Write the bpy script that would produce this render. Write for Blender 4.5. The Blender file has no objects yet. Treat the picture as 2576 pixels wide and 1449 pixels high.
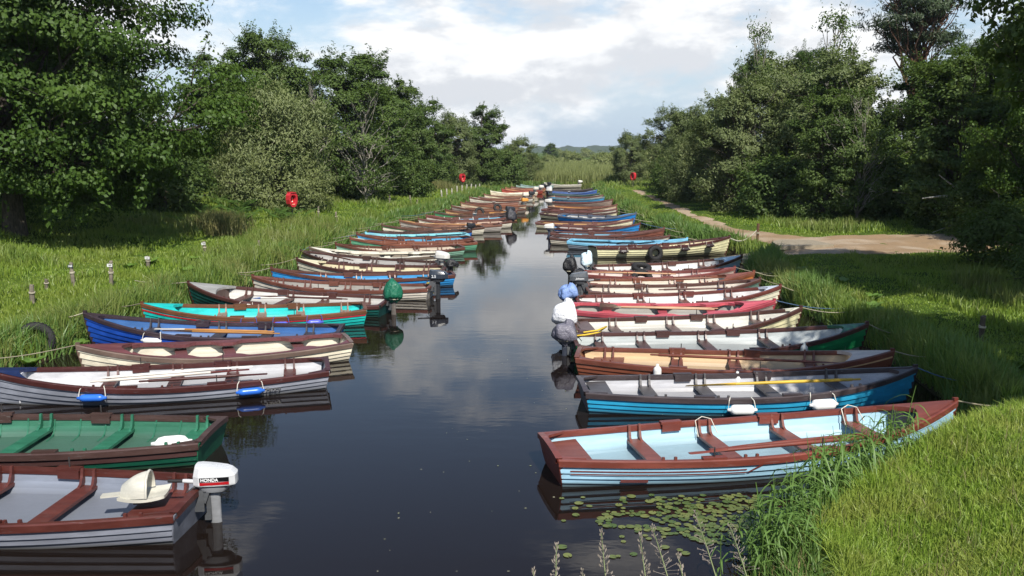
import bpy, math, random
import numpy as np
from mathutils import Vector, Matrix, Euler
R = math.radians
rng = np.random.default_rng(7)
random.seed(7)
S = bpy.context.scene
COL = S.collection

# ------------------------------------------------------------------ camera, sky, sun, exposure
cam = bpy.data.cameras.new('camera')
cam.sensor_width = 36.0
cam.lens = 36.0 * 2231.0 / 2576.0
cam.clip_start = 0.1
cam.clip_end = 8000
cam_o = bpy.data.objects.new('camera', cam)
COL.objects.link(cam_o)
cam_o.location = (0, 0, 4.0)
cam_o.rotation_euler = (R(90) - math.atan(346.5 / 2231.0), 0, 0)
S.camera = cam_o

SUN_EL, SUN_AZ = R(47), R(161)          # azimuth clockwise from +Y: behind the viewer, a little to the right
sun_from = Vector((math.sin(SUN_AZ) * math.cos(SUN_EL), math.cos(SUN_AZ) * math.cos(SUN_EL), math.sin(SUN_EL)))
sl = bpy.data.lights.new('sun', 'SUN')
sl.energy = 5.0
sl.angle = R(0.5)
sl.color = (1.0, 0.95, 0.86)
so = bpy.data.objects.new('sun', sl)
COL.objects.link(so)
so.rotation_euler = (-sun_from).to_track_quat('-Z', 'Y').to_euler()
so.location = (5, -20, 40)

S.view_settings.view_transform = 'Standard'
S.view_settings.look = 'None'
S.view_settings.exposure = 0.34
S.view_settings.gamma = 1.0
S.view_settings.use_curve_mapping = False
S.cycles.max_bounces = 6
S.cycles.diffuse_bounces = 2
S.cycles.glossy_bounces = 3
S.cycles.transmission_bounces = 4
S.cycles.caustics_reflective = False
S.cycles.caustics_refractive = False

def nn(nt, typ, **kw):
    n = nt.nodes.new(typ)
    for k, v in kw.items():
        if k == 'inp':
            for a, b in v.items():
                n.inputs[a].default_value = b
        else:
            setattr(n, k, v)
    return n

def math_n(nt, op, a, b=None, c=None, clamp=False):
    n = nt.nodes.new('ShaderNodeMath')
    n.operation = op
    n.use_clamp = clamp
    for i, v in enumerate((a, b, c)):
        if v is None:
            continue
        if isinstance(v, (int, float)):
            n.inputs[i].default_value = v
        else:
            nt.links.new(v, n.inputs[i])
    return n.outputs[0]

def mixc(nt, f, a, b, mode='MIX'):
    n = nt.nodes.new('ShaderNodeMix')
    n.data_type = 'RGBA'
    n.blend_type = mode
    for s, v in ((n.inputs[0], f), (n.inputs[6], a), (n.inputs[7], b)):
        if isinstance(v, (int, float)):
            s.default_value = v
        elif isinstance(v, tuple):
            s.default_value = v if len(v) == 4 else (*v, 1)
        else:
            nt.links.new(v, s)
    return n.outputs[2]

def smooth(nt, v, lo, hi):
    n = nt.nodes.new('ShaderNodeMapRange')
    n.interpolation_type = 'SMOOTHSTEP'
    n.inputs[1].default_value = lo
    n.inputs[2].default_value = hi
    nt.links.new(v, n.inputs[0])
    return n.outputs[0]

def build_world():
    w = bpy.data.worlds.new('World')
    S.world = w
    w.use_nodes = True
    nt = w.node_tree
    nt.nodes.clear()
    out = nn(nt, 'ShaderNodeOutputWorld')
    bg = nn(nt, 'ShaderNodeBackground')
    bg.inputs[1].default_value = 0.1
    sky = nn(nt, 'ShaderNodeTexSky', sky_type='NISHITA', sun_disc=False)
    sky.sun_elevation = SUN_EL
    sky.sun_rotation = SUN_AZ
    sky.air_density = 1.0
    sky.dust_density = 0.1
    sky.ozone_density = 1.4
    tc = nn(nt, 'ShaderNodeTexCoord')
    sep = nn(nt, 'ShaderNodeSeparateXYZ')
    nt.links.new(tc.outputs['Generated'], sep.inputs[0])
    x, y, z = sep.outputs
    def density(dz, scale, detail, w):
        zz = math_n(nt, 'MULTIPLY', math_n(nt, 'MAXIMUM', math_n(nt, 'ADD', z, dz), 0.0), 2.3)
        cb = nn(nt, 'ShaderNodeCombineXYZ')
        nt.links.new(x, cb.inputs[0])
        nt.links.new(y, cb.inputs[1])
        nt.links.new(zz, cb.inputs[2])
        mp = nn(nt, 'ShaderNodeMapping', inp={'Location': (13.1 + w, 5.5, 0.8)})
        nt.links.new(cb.outputs[0], mp.inputs[0])
        n1 = nn(nt, 'ShaderNodeTexNoise', inp={'Scale': scale, 'Detail': detail, 'Roughness': 0.56, 'Lacunarity': 2.1, 'Distortion': 0.15})
        nt.links.new(mp.outputs[0], n1.inputs['Vector'])
        return n1.outputs['Fac']
    def cloudfield(dz):
        a = density(dz, 5.2, 9.0, 0.0)
        b = density(dz, 1.7, 2.0, 5.0)
        return math_n(nt, 'ADD', math_n(nt, 'MULTIPLY', a, 0.62), math_n(nt, 'MULTIPLY', b, 0.38))
    d0 = cloudfield(0.0)
    d1 = cloudfield(0.028)
    # broken cumulus: open sky between, more of it high up; a clear pale strip at the horizon
    hi = smooth(nt, z, 0.13, 0.32)
    lo = smooth(nt, z, 0.025, 0.075)
    thr = math_n(nt, 'ADD', math_n(nt, 'MULTIPLY', hi, 0.125), 0.44)
    thr = math_n(nt, 'ADD', thr, math_n(nt, 'MULTIPLY', math_n(nt, 'SUBTRACT', 1.0, lo), 0.07))
    m = math_n(nt, 'SUBTRACT', d0, thr)
    mask = smooth(nt, m, -0.035, 0.075)
    shade = smooth(nt, math_n(nt, 'SUBTRACT', d1, thr), -0.03, 0.11)
    crisp = smooth(nt, math_n(nt, 'SUBTRACT', d0, d1), -0.03, 0.065)
    sh = math_n(nt, 'MULTIPLY', shade, math_n(nt, 'SUBTRACT', 1.0, math_n(nt, 'MULTIPLY', crisp, 0.85)))
    cloud = mixc(nt, sh, (8.7, 8.8, 8.9), (6.1, 6.35, 6.75))
    veil = mixc(nt, smooth(nt, z, 0.0, 0.22), (4.5, 5.5, 6.6), sky.outputs[0])
    base = veil
    col = mixc(nt, mask, base, cloud)
    nt.links.new(col, bg.inputs[0])
    nt.links.new(bg.outputs[0], out.inputs[0])
build_world()

# ------------------------------------------------------------------ helpers
def lin(h):
    h = h.lstrip('#')
    r = []
    for i in (0, 2, 4):
        c = int(h[i:i + 2], 16) / 255
        r.append(c / 12.92 if c <= 0.04045 else ((c + 0.055) / 1.055) ** 2.4)
    return tuple(r)

MATS = {}

def newmat(name):
    m = bpy.data.materials.new(name)
    m.use_nodes = True
    nt = m.node_tree
    b = nt.nodes['Principled BSDF']
    return m, nt, b

def paint(hexc, rough=0.42, grime=0.35, metal=0.0, dirt=None):
    """painted or varnished surface with worn, uneven colour"""
    k = ('p', hexc, rough, grime, metal, dirt)
    if k in MATS:
        return MATS[k]
    m, nt, b = newmat('paint_' + hexc)
    c = lin(hexc)
    tc = nn(nt, 'ShaderNodeTexCoord')
    n1 = nn(nt, 'ShaderNodeTexNoise', inp={'Scale': 2.3, 'Detail': 6.0, 'Roughness': 0.65})
    mp = nn(nt, 'ShaderNodeMapping', inp={'Scale': (0.6, 3.0, 3.0)})
    nt.links.new(tc.outputs['Object'], mp.inputs[0])
    nt.links.new(mp.outputs[0], n1.inputs['Vector'])
    n2 = nn(nt, 'ShaderNodeTexNoise', inp={'Scale': 14.0, 'Detail': 5.0, 'Roughness': 0.7})
    nt.links.new(tc.outputs['Object'], n2.inputs['Vector'])
    f = smooth(nt, n1.outputs['Fac'], 0.35, 0.75)
    dark = tuple(v * (1 - grime * 0.75) for v in c)
    lite = tuple(min(1, v * 1.06 + 0.012 * grime) for v in c)
    c1 = mixc(nt, f, dark, lite)
    f2 = math_n(nt, 'MULTIPLY', smooth(nt, n2.outputs['Fac'], 0.60, 0.78), grime * 0.8)
    lum = sum(c) / 3
    wear = tuple(0.5 * v + 0.5 * (lum * 0.6 + 0.07) for v in c)
    c2 = mixc(nt, f2, c1, wear)
    # scratches: long thin chips along the boat
    n4 = nn(nt, 'ShaderNodeTexNoise', inp={'Scale': 26.0, 'Detail': 3.0, 'Roughness': 0.6})
    mp4 = nn(nt, 'ShaderNodeMapping', inp={'Scale': (0.16, 1.6, 1.6)})
    nt.links.new(tc.outputs['Object'], mp4.inputs[0])
    nt.links.new(mp4.outputs[0], n4.inputs['Vector'])
    f4 = math_n(nt, 'MULTIPLY', smooth(nt, n4.outputs['Fac'], 0.63, 0.70), grime * 1.1)
    c2 = mixc(nt, f4, c2, tuple(min(1, v * .45 + .10) for v in c))
    if dirt:
        sp_ = nn(nt, 'ShaderNodeSeparateXYZ')
        nt.links.new(tc.outputs['Object'], sp_.inputs[0])
        zz = math_n(nt, 'ADD', sp_.outputs[2], math_n(nt, 'MULTIPLY', math_n(nt, 'SUBTRACT', n1.outputs['Fac'], .5), -.22 if dirt == 'bilge' else -.10))
        if dirt == 'hull':     # slime along the waterline
            fz = math_n(nt, 'SUBTRACT', 1.0, smooth(nt, zz, .015, .085))
            c2 = mixc(nt, math_n(nt, 'MULTIPLY', fz, .75), c2, (.045, .042, .026))
        else:                  # mud, leaves and rainwater stains in the bottom
            fz = math_n(nt, 'SUBTRACT', 1.0, smooth(nt, zz, .03, .17))
            c2 = mixc(nt, math_n(nt, 'MULTIPLY', fz, .75), c2, tuple(v * .32 + .04 for v in c))
    nt.links.new(c2, b.inputs['Base Color'])
    r = math_n(nt, 'ADD', math_n(nt, 'MULTIPLY', n2.outputs['Fac'], 0.3), rough - 0.15)
    nt.links.new(r, b.inputs['Roughness'])
    b.inputs['Metallic'].default_value = metal
    bp = nn(nt, 'ShaderNodeBump', inp={'Strength': 0.12, 'Distance': 0.01})
    nt.links.new(n2.outputs['Fac'], bp.inputs['Height'])
    nt.links.new(bp.outputs[0], b.inputs['Normal'])
    MATS[k] = m
    return m

def rubber():
    return paint('#1d1c1d', 0.75, 0.5)

def fabric(hexc):
    k = ('f', hexc)
    if k in MATS:
        return MATS[k]
    m, nt, b = newmat('sheet_' + hexc)
    b.inputs['Base Color'].default_value = (*lin(hexc), 1)
    b.inputs['Roughness'].default_value = 0.42
    tc = nn(nt, 'ShaderNodeTexCoord')
    n = nn(nt, 'ShaderNodeTexNoise', inp={'Scale': 9.0, 'Detail': 4.0, 'Roughness': 0.6, 'Distortion': 1.2})
    nt.links.new(tc.outputs['Object'], n.inputs['Vector'])
    bp = nn(nt, 'ShaderNodeBump', inp={'Strength': 0.8, 'Distance': 0.05})
    nt.links.new(n.outputs['Fac'], bp.inputs['Height'])
    nt.links.new(bp.outputs[0], b.inputs['Normal'])
    MATS[k] = m
    return m

def leafmat(name, ca, cb, cc, trans=0.3, gloss=0.06, rough=0.45, patch=0.35):
    """leaf / blade: colour varies leaf by leaf (attribute r) and in patches"""
    if name in MATS:
        return MATS[name]
    m = bpy.data.materials.new(name)
    m.use_nodes = True
    nt = m.node_tree
    nt.nodes.clear()
    out = nn(nt, 'ShaderNodeOutputMaterial')
    at = nn(nt, 'ShaderNodeAttribute', attribute_name='r')
    tc = nn(nt, 'ShaderNodeTexCoord')
    no = nn(nt, 'ShaderNodeTexNoise', inp={'Scale': patch, 'Detail': 3.0})
    nt.links.new(tc.outputs['Object'], no.inputs['Vector'])
    c1 = mixc(nt, at.outputs['Fac'], ca, cb)
    f = math_n(nt, 'MULTIPLY', smooth(nt, no.outputs['Fac'], 0.40, 0.68), 0.75)
    c2 = mixc(nt, f, c1, cc)
    d = nn(nt, 'ShaderNodeBsdfDiffuse')
    t = nn(nt, 'ShaderNodeBsdfTranslucent')
    g = nn(nt, 'ShaderNodeBsdfGlossy', inp={'Roughness': rough})
    nt.links.new(c2, d.inputs[0])
    tcol = mixc(nt, 0.5, c2, (0.16, 0.26, 0.02))
    nt.links.new(tcol, t.inputs[0])
    m1 = nn(nt, 'ShaderNodeMixShader', inp={0: trans})
    nt.links.new(d.outputs[0], m1.inputs[1])
    nt.links.new(t.outputs[0], m1.inputs[2])
    m2 = nn(nt, 'ShaderNodeMixShader', inp={0: gloss})
    nt.links.new(m1.outputs[0], m2.inputs[1])
    nt.links.new(g.outputs[0], m2.inputs[2])
    nt.links.new(m2.outputs[0], out.inputs[0])
    MATS[name] = m
    return m

def tag(o, label=None, cat=None, group=None, kind=None):
    if label: o['label'] = label
    if cat: o['category'] = cat
    if group: o['group'] = group
    if kind: o['kind'] = kind
    return o

def empty(name, loc=(0, 0, 0), rot=(0, 0, 0), scale=1.0):
    o = bpy.data.objects.new(name, None)
    o.empty_display_size = 0.2
    o.location = loc
    o.rotation_euler = rot
    o.scale = (scale,) * 3 if isinstance(scale, (int, float)) else scale
    COL.objects.link(o)
    return o

class MB:
    """collects shapes into one mesh"""
    def __init__(s):
        s.v, s.f = [], []
    def add(s, vs, fs):
        n = len(s.v)
        s.v += [tuple(p) for p in vs]
        s.f += [tuple(i + n for i in f) for f in fs]
        return s
    def grid(s, rows, close_u=False, flip=False):
        nr, nc = len(rows), len(rows[0])
        vs = [p for r in rows for p in r]
        fs = []
        for i in range(nr - 1):
            for j in range(nc if close_u else nc - 1):
                a, b = i * nc + j, i * nc + (j + 1) % nc
                q = (a, b, b + nc, a + nc)
                fs.append(q[::-1] if flip else q)
        return s.add(vs, fs)
    def box(s, c, d, rz=0.0, ry=0.0, rx=0.0):
        M = Matrix.Translation(c) @ Euler((rx, ry, rz)).to_matrix().to_4x4()
        x, y, z = d[0] / 2, d[1] / 2, d[2] / 2
        vs = [M @ Vector((i * x, j * y, k * z)) for i in (-1, 1) for j in (-1, 1) for k in (-1, 1)]
        return s.add(vs, [(0, 1, 3, 2), (4, 6, 7, 5), (0, 4, 5, 1), (2, 3, 7, 6), (0, 2, 6, 4), (1, 5, 7, 3)])
    def prism(s, poly, axis_vec):
        """closed polygon (list of 3D points) pushed along axis_vec"""
        n = len(poly)
        a = [Vector(p) for p in poly]
        b = [p + Vector(axis_vec) for p in a]
        fs = [tuple(range(n))[::-1], tuple(range(n, 2 * n))]
        fs += [(i, (i + 1) % n, (i + 1) % n + n, i + n) for i in range(n)]
        return s.add(a + b, fs)
    def tube(s, pts, rad, n=6, caps=True):
        pts = [Vector(p) for p in pts]
        if isinstance(rad, (int, float)):
            rad = [rad] * len(pts)
        rows = []
        up = Vector((0.13, 0.21, 0.97))
        for i, p in enumerate(pts):
            d = (pts[min(i + 1, len(pts) - 1)] - pts[max(i - 1, 0)])
            if d.length < 1e-9: d = Vector((0, 0, 1))
            d.normalize()
            if abs(d.dot(up)) > 0.95: u = d.cross(Vector((1, 0, 0)))
            else: u = d.cross(up)
            u.normalize()
            w = d.cross(u)
            rows.append([p + (u * math.cos(2 * math.pi * k / n) + w * math.sin(2 * math.pi * k / n)) * rad[i] for k in range(n)])
        s.grid(rows, True)
        if caps:
            s.add(rows[0], [tuple(range(n))])
            s.add(rows[-1], [tuple(range(n))[::-1]])
        return s
    def lathe(s, prof, n=16, M=None):
        rows = []
        for r, z in prof:
            rows.append([(r * math.cos(2 * math.pi * k / n), r * math.sin(2 * math.pi * k / n), z) for k in range(n)])
        if M is not None:
            rows = [[M @ Vector(p) for p in r] for r in rows]
        return s.grid(rows, True)
    def torus(s, R_, r, M=None, nu=24, nv=10, sq=1.0):
        rows = []
        for i in range(nu + 1):
            a = 2 * math.pi * i / nu
            row = []
            for j in range(nv):
                b = 2 * math.pi * j / nv
                cr = R_ + r * math.copysign(abs(math.cos(b)) ** sq, math.cos(b))
                p = Vector((cr * math.cos(a), cr * math.sin(a), r * math.copysign(abs(math.sin(b)) ** sq, math.sin(b)) * 1.0))
                row.append(M @ p if M is not None else p)
            rows.append(row)
        return s.grid(rows, True)
    def build(s, name, mat, parent=None, smooth=False, loc=None):
        me = bpy.data.meshes.new(name)
        me.from_pydata(s.v, [], s.f)
        if smooth:
            me.polygons.foreach_set('use_smooth', [True] * len(me.polygons))
        me.materials.append(mat)
        me.update()
        o = bpy.data.objects.new(name, me)
        COL.objects.link(o)
        if parent is not None: o.parent = parent
        if loc is not None: o.location = loc
        return o

def np_mesh(name, verts, quads, mat, parent=None, rattr=None, tris=None, smooth=False):
    """verts (n,3), quads (m,4) [, tris (k,3)] as a mesh object; rattr: one number per vertex"""
    me = bpy.data.meshes.new(name)
    me.vertices.add(len(verts))
    me.vertices.foreach_set('co', np.ascontiguousarray(verts, np.float32).ravel())
    nq = len(quads) if quads is not None else 0
    nt_ = len(tris) if tris is not None else 0
    idx = []
    if nq: idx.append(quads.ravel())
    if nt_: idx.append(tris.ravel())
    idx = np.concatenate(idx).astype(np.int32)
    me.loops.add(len(idx))
    me.loops.foreach_set('vertex_index', idx)
    me.polygons.add(nq + nt_)
    st = np.concatenate([np.arange(nq) * 4, nq * 4 + np.arange(nt_) * 3]).astype(np.int32)
    me.polygons.foreach_set('loop_start', st)
    if smooth:
        me.polygons.foreach_set('use_smooth', np.ones(nq + nt_, bool))
    me.update(calc_edges=True)
    if rattr is not None:
        a = me.attributes.new('r', 'FLOAT', 'POINT')
        a.data.foreach_set('value', np.ascontiguousarray(rattr, np.float32))
    me.materials.append(mat)
    o = bpy.data.objects.new(name, me)
    COL.objects.link(o)
    if parent is not None: o.parent = parent
    return o

def text_part(txt, size, mat, parent, M, name='lettering', depth=0.002, font_shear=0.0):
    cu = bpy.data.curves.new('txt', 'FONT')
    cu.body = txt
    cu.size = size
    cu.extrude = depth
    cu.align_x = 'CENTER'
    cu.align_y = 'CENTER'
    cu.shear = font_shear
    cu.offset = size * 0.018
    to = bpy.data.objects.new('txt', cu)
    COL.objects.link(to)
    bpy.context.view_layer.update()
    me = bpy.data.meshes.new_from_object(to.evaluated_get(bpy.context.evaluated_depsgraph_get()))
    bpy.data.objects.remove(to)
    me.materials.clear()
    me.materials.append(mat)
    o = bpy.data.objects.new(name, me)
    COL.objects.link(o)
    o.parent = parent
    o.matrix_local = M
    return o

# cheap smooth noise for terrain and shapes
def vnoise(x, y, seed=0):
    x = np.asarray(x, float); y = np.asarray(y, float)
    xi, yi = np.floor(x), np.floor(y)
    fx, fy = x - xi, y - yi
    fx = fx * fx * (3 - 2 * fx); fy = fy * fy * (3 - 2 * fy)
    def h(a, b):
        v = np.sin(a * 127.1 + b * 311.7 + seed * 74.7) * 43758.5453
        return v - np.floor(v)
    return (h(xi, yi) * (1 - fx) + h(xi + 1, yi) * fx) * (1 - fy) + (h(xi, yi + 1) * (1 - fx) + h(xi + 1, yi + 1) * fx) * fy

# ------------------------------------------------------------------ the lie of the land
LY = np.array([-80, 0, 10, 15.3, 18, 20.5, 22.5, 26, 30, 42, 52, 69, 84, 93, 99, 102, 103])
LX = np.array([-10, -9.6, -9.5, -9.2, -8.7, -8.6, -8.3, -7.8, -7.4, -6.9, -5.3, -3.3, -1.2, 0.9, 3, 7, 12])
RY = np.array([-80, 0, 5.5, 7.6, 8.3, 9.3, 10.2, 11.0, 12.2, 14.5, 18, 22.4, 27, 29.5, 31, 34.5, 36.5, 43, 61, 90, 98, 103])
RX = np.array([1.6, 1.6, 1.75, 2.15, 2.45, 3.25, 4.25, 5.3, 6.7, 7.1, 7.3, 7.2, 7.5, 7.9, 8.6, 8.7, 7.6, 7.2, 7.2, 8.0, 9.0, 12])
def bank_d(x, y):
    """signed distance-like value to the water edge: >0 on land"""
    wob = (vnoise(np.asarray(y) * 0.9, 0 * np.asarray(y), 3) - 0.5) * 0.35
    l = np.interp(y, LY, LX) + wob
    r = np.interp(y, RY, RX) + wob * 0.6
    d = np.maximum(l - x, (x - r) * np.where(np.asarray(y) < 12.5, 0.72, 1.0))
    return np.maximum(d, np.asarray(y) - 102.0)
def sstep(v, a, b):
    t = np.clip((v - a) / (b - a), 0, 1)
    return t * t * (3 - 2 * t)
def ground_z(x, y):
    x = np.asarray(x, float); y = np.asarray(y, float)
    d = bank_d(x, y)
    z = -0.7 + 1.02 * sstep(d, -0.75, 0.45)
    z = z + 0.16 * sstep(d, 0.3, 2.5) + 0.25 * sstep(d, 3, 14) + 0.25 * sstep(d, 0.4, 3.5) * (x < 0) * sstep(y, 14, 20) * (1 - sstep(y, 70, 95)) + 0.7 * sstep(d, 4.0, 12) * (x < 0) * sstep(y, 14, 20) * (1 - sstep(y, 95, 110))
    z = z + 0.35 * sstep(x, 3.0, 6.5) * sstep(13 - y, 0, 3.5)          # lawn swells near the viewer
    hum = (vnoise(x * 0.45, y * 0.45, 1) - 0.5) * 0.22 + (vnoise(x * 1.3, y * 1.3, 2) - 0.5) * 0.12
    z = z + hum * sstep(d, 0.1, 1.2) * np.where(y > 130, 0.2, 1)
    # concrete slip beside the chained boat
    return z
def gz(x, y): return float(ground_z(x, y))

PATHS = {
 'path': [(10.9, 80), (10.8, 72.8), (10.3, 58), (9.9, 47.5), (9.8, 40.5), (10.6, 37.0), (12.5, 34.4), (16.0, 33.6), (19.5, 34.0), (26, 35.5)],
}
def poly_dist(x, y, pts):
    d = np.full(np.shape(x), 1e9)
    for (ax, ay), (bx, by) in zip(pts[:-1], pts[1:]):
        vx, vy = bx - ax, by - ay
        t = np.clip(((x - ax) * vx + (y - ay) * vy) / (vx * vx + vy * vy), 0, 1)
        d = np.minimum(d, np.hypot(x - ax - t * vx, y - ay - t * vy))
    return d
MOWN = [(10.6, 30.5), (9.7, 26), (9.4, 22), (9.1, 18), (9.4, 13), (10.5, 8)]          # trodden grass track, right bank
MOWNL = [(-14.5, 17), (-12.2, 20), (-11.5, 25), (-11.2, 30), (-10.4, 37), (-9.3, 46), (-8.6, 52)]
def path_half(y):
    return np.interp(y, [30, 34, 37, 41, 48, 80], [2.5, 2.1, 0.9, 0.42, 0.34, 0.26])
def gravel_mask(x, y):
    n = (vnoise(x * 1.1, y * 1.1, 5) - 0.5) * 0.5 + (vnoise(x * 3.1, y * 3.1, 6) - 0.5) * 0.3
    d = poly_dist(x, y, PATHS['path']) - path_half(y)
    d2 = poly_dist(x, y, [(11.0, 31.4), (13.0, 31.2), (15.5, 31.8)]) - 1.8
    return np.minimum(d, d2) + n * 0.6

def ground_material():
    m, nt, b = newmat('turf_and_soil')
    tc = nn(nt, 'ShaderNodeTexCoord')
    n1 = nn(nt, 'ShaderNodeTexNoise', inp={'Scale': 0.5, 'Detail': 5.0})
    n2 = nn(nt, 'ShaderNodeTexNoise', inp={'Scale': 9.0, 'Detail': 6.0, 'Roughness': 0.7})
    for n in (n1, n2): nt.links.new(tc.outputs['Object'], n.inputs['Vector'])
    c = mixc(nt, smooth(nt, n1.outputs['Fac'], 0.35, 0.65), (0.045, 0.085, 0.012), (0.10, 0.15, 0.022))
    c = mixc(nt, smooth(nt, n2.outputs['Fac'], 0.45, 0.75), c, (0.035, 0.05, 0.012))
    at = nn(nt, 'ShaderNodeAttribute', attribute_name='r')      # bare soil along the water
    c = mixc(nt, at.outputs['Fac'], c, (0.035, 0.026, 0.014))
    nt.links.new(c, b.inputs['Base Color'])
    b.inputs['Roughness'].default_value = 0.95
    b.inputs['Specular IOR Level'].default_value = 0.1
    bp = nn(nt, 'ShaderNodeBump', inp={'Strength': 0.7, 'Distance': 0.08})
    nt.links.new(n2.outputs['Fac'], bp.inputs['Height'])
    nt.links.new(bp.outputs[0], b.inputs['Normal'])
    return m

def axis(parts):
    out = []
    for a, b, st in parts:
        out += list(np.arange(a, b - 1e-6, st))
    out.append(parts[-1][1])
    return np.array(out)

def build_ground():
    xs = axis([(-3000, -400, 650), (-400, -100, 75), (-100, -40, 10), (-40, -16, 2), (-16, -10.5, .6), (-10.5, 12, .3), (12, 20, .7), (20, 40, 2), (40, 100, 10), (100, 400, 75), (400, 3000, 650)])
    ys = axis([(-400, -100, 75), (-100, -20, 10), (-20, 5, 2), (5, 40, .33), (40, 106, .7), (106, 150, 3), (150, 400, 25), (400, 4000, 600)])
    X, Y = np.meshgrid(xs, ys)
    Z = ground_z(X, Y)
    V = np.stack([X, Y, Z], -1).reshape(-1, 3)
    nx = len(xs)
    I = (np.arange(len(ys) - 1)[:, None] * nx + np.arange(nx - 1)[None]).ravel()
    Q = np.stack([I, I + 1, I + 1 + nx, I + nx], -1)
    d = bank_d(X, Y).ravel()
    soil = 1 - sstep(d, 0.05, 0.5)
    o = np_mesh('ground', V, Q, ground_material(), rattr=soil, smooth=True)
    tag(o, kind='structure')
build_ground()

def build_water():
    m, nt, b = newmat('peat_water')
    b.inputs['Base Color'].default_value = (0.010, 0.0068, 0.0056, 1)
    b.inputs['Roughness'].default_value = 0.025
    b.inputs['IOR'].default_value = 1.333
    tc = nn(nt, 'ShaderNodeTexCoord')
    mp = nn(nt, 'ShaderNodeMapping', inp={'Scale': (0.7, 1.6, 1.0)})
    nt.links.new(tc.outputs['Object'], mp.inputs[0])
    n1 = nn(nt, 'ShaderNodeTexNoise', inp={'Scale': 2.6, 'Detail': 3.0, 'Roughness': 0.5})
    n2 = nn(nt, 'ShaderNodeTexNoise', inp={'Scale': 0.35, 'Detail': 2.0})
    n3 = nn(nt, 'ShaderNodeTexNoise', inp={'Scale': 9.0, 'Detail': 2.0})
    for n in (n1, n2, n3): nt.links.new(mp.outputs[0], n.inputs['Vector'])
    amp = smooth(nt, n2.outputs['Fac'], 0.35, 0.7)
    h = math_n(nt, 'ADD', n1.outputs['Fac'], math_n(nt, 'MULTIPLY', n3.outputs['Fac'], 0.12))
    h = math_n(nt, 'MULTIPLY', h, math_n(nt, 'ADD', math_n(nt, 'MULTIPLY', amp, 0.8), 0.35))
    bp = nn(nt, 'ShaderNodeBump', inp={'Strength': 0.18, 'Distance': 0.010})
    nt.links.new(h, bp.inputs['Height'])
    nt.links.new(bp.outputs[0], b.inputs['Normal'])
    o = MB().add([(-16, -70, 0), (15, -70, 0), (15, 106, 0), (-16, 106, 0)], [(0, 1, 2, 3)]).build('water', m)
    tag(o, kind='structure')
build_water()

def build_path():
    m, nt, b = newmat('sandy_gravel')
    tc = nn(nt, 'ShaderNodeTexCoord')
    n1 = nn(nt, 'ShaderNodeTexNoise', inp={'Scale': 0.7, 'Detail': 6.0})
    n2 = nn(nt, 'ShaderNodeTexNoise', inp={'Scale': 22.0, 'Detail': 5.0, 'Roughness': 0.75})
    for n in (n1, n2): nt.links.new(tc.outputs['Object'], n.inputs['Vector'])
    c = mixc(nt, smooth(nt, n1.outputs['Fac'], 0.38, 0.62), (0.27, 0.18, 0.10), (0.37, 0.285, 0.20))
    c = mixc(nt, math_n(nt, 'MULTIPLY', smooth(nt, n2.outputs['Fac'], 0.5, 0.75), 0.6), c, (0.11, 0.09, 0.055))
    nt.links.new(c, b.inputs['Base Color'])
    b.inputs['Roughness'].default_value = 0.95
    bp = nn(nt, 'ShaderNodeBump', inp={'Strength': 0.6, 'Distance': 0.04})
    nt.links.new(n2.outputs['Fac'], bp.inputs['Height'])
    nt.links.new(bp.outputs[0], b.inputs['Normal'])
    xs = np.arange(8.0, 26, .16); ys = axis([(29, 42, .2), (42, 80, .5)])
    X, Y = np.meshgrid(xs, ys)
    G = gravel_mask(X, Y)
    Z = ground_z(X, Y) + 0.02 - 0.03 * sstep(G, -0.15, 0.1)
    V = np.stack([X, Y, Z], -1).reshape(-1, 3)
    nx = len(xs)
    I = (np.arange(len(ys) - 1)[:, None] * nx + np.arange(nx - 1)[None]).ravel()
    Q = np.stack([I, I + 1, I + 1 + nx, I + nx], -1)
    keep = (G.ravel()[Q].min(1) < 0.05)
    Q = Q[keep]
    used = np.unique(Q)
    remap = np.zeros(len(V), int); remap[used] = np.arange(len(used))
    o = np_mesh('path', V[used], remap[Q], m, smooth=True)
    tag(o, kind='structure')
build_path()

# ------------------------------------------------------------------ rowing boats
BEAM = 0.290
class Hull:
    def __init__(s, L, beam=BEAM, sheer=0.0, rise=.32, stern=.66, full=2.25):
        s.L, s.B = L, beam * L / 2
        s.sh, s.rise, s.st, s.full = sheer, rise, stern, full
    def b(s, t):
        if t < .45: return s.B * (s.st + (1 - s.st) * math.sin(math.pi / 2 * t / .45))
        u = (t - .45) / .55
        return s.B * (1 - u ** s.full)
    def zs(s, t):
        z = .278 + s.sh
        if t < .4: return z + .045 * (1 - t / .4) ** 2
        return z + s.rise * ((t - .4) / .6) ** 2.1
    def zk(s, t):
        return -.22 + .07 * (1 - t) ** 3 + .05 * t ** 4
    def P(s, t, th, off=0.0, side=1, zmin=None):
        b, zs, zk = s.b(t), s.zs(t), s.zk(t)
        e = .60 + .75 * t ** 2.5
        c, sn = max(math.cos(th), 0), math.sin(th)
        y = b * c ** e
        z = zs - (zs - zk) * sn ** 1.18
        q = th / (math.pi / 2)
        x = t * (s.L - .34 * q ** 1.5) + (1 - t) * .15 * q
        y += off * max(c, .15) * (1 if off > 0 else min(1, b / .25))
        z -= off * sn
        if zmin is not None and z < zmin: z = zmin
        return (x, side * max(y, 0), z)
    def half_at(s, t, drop):
        """inner half width at a height drop below the sheer"""
        zs, zk = s.zs(t), s.zk(t)
        sn = min(1, (drop / (zs - zk))) ** (1 / 1.18)
        e = .60 + .75 * t ** 2.5
        return max(s.b(t) * math.cos(math.asin(sn)) ** e - .024, .02)

def ramp(n, a=0.0, b=1.0):
    return [a + (b - a) * i / (n - 1) for i in range(n)]

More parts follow.
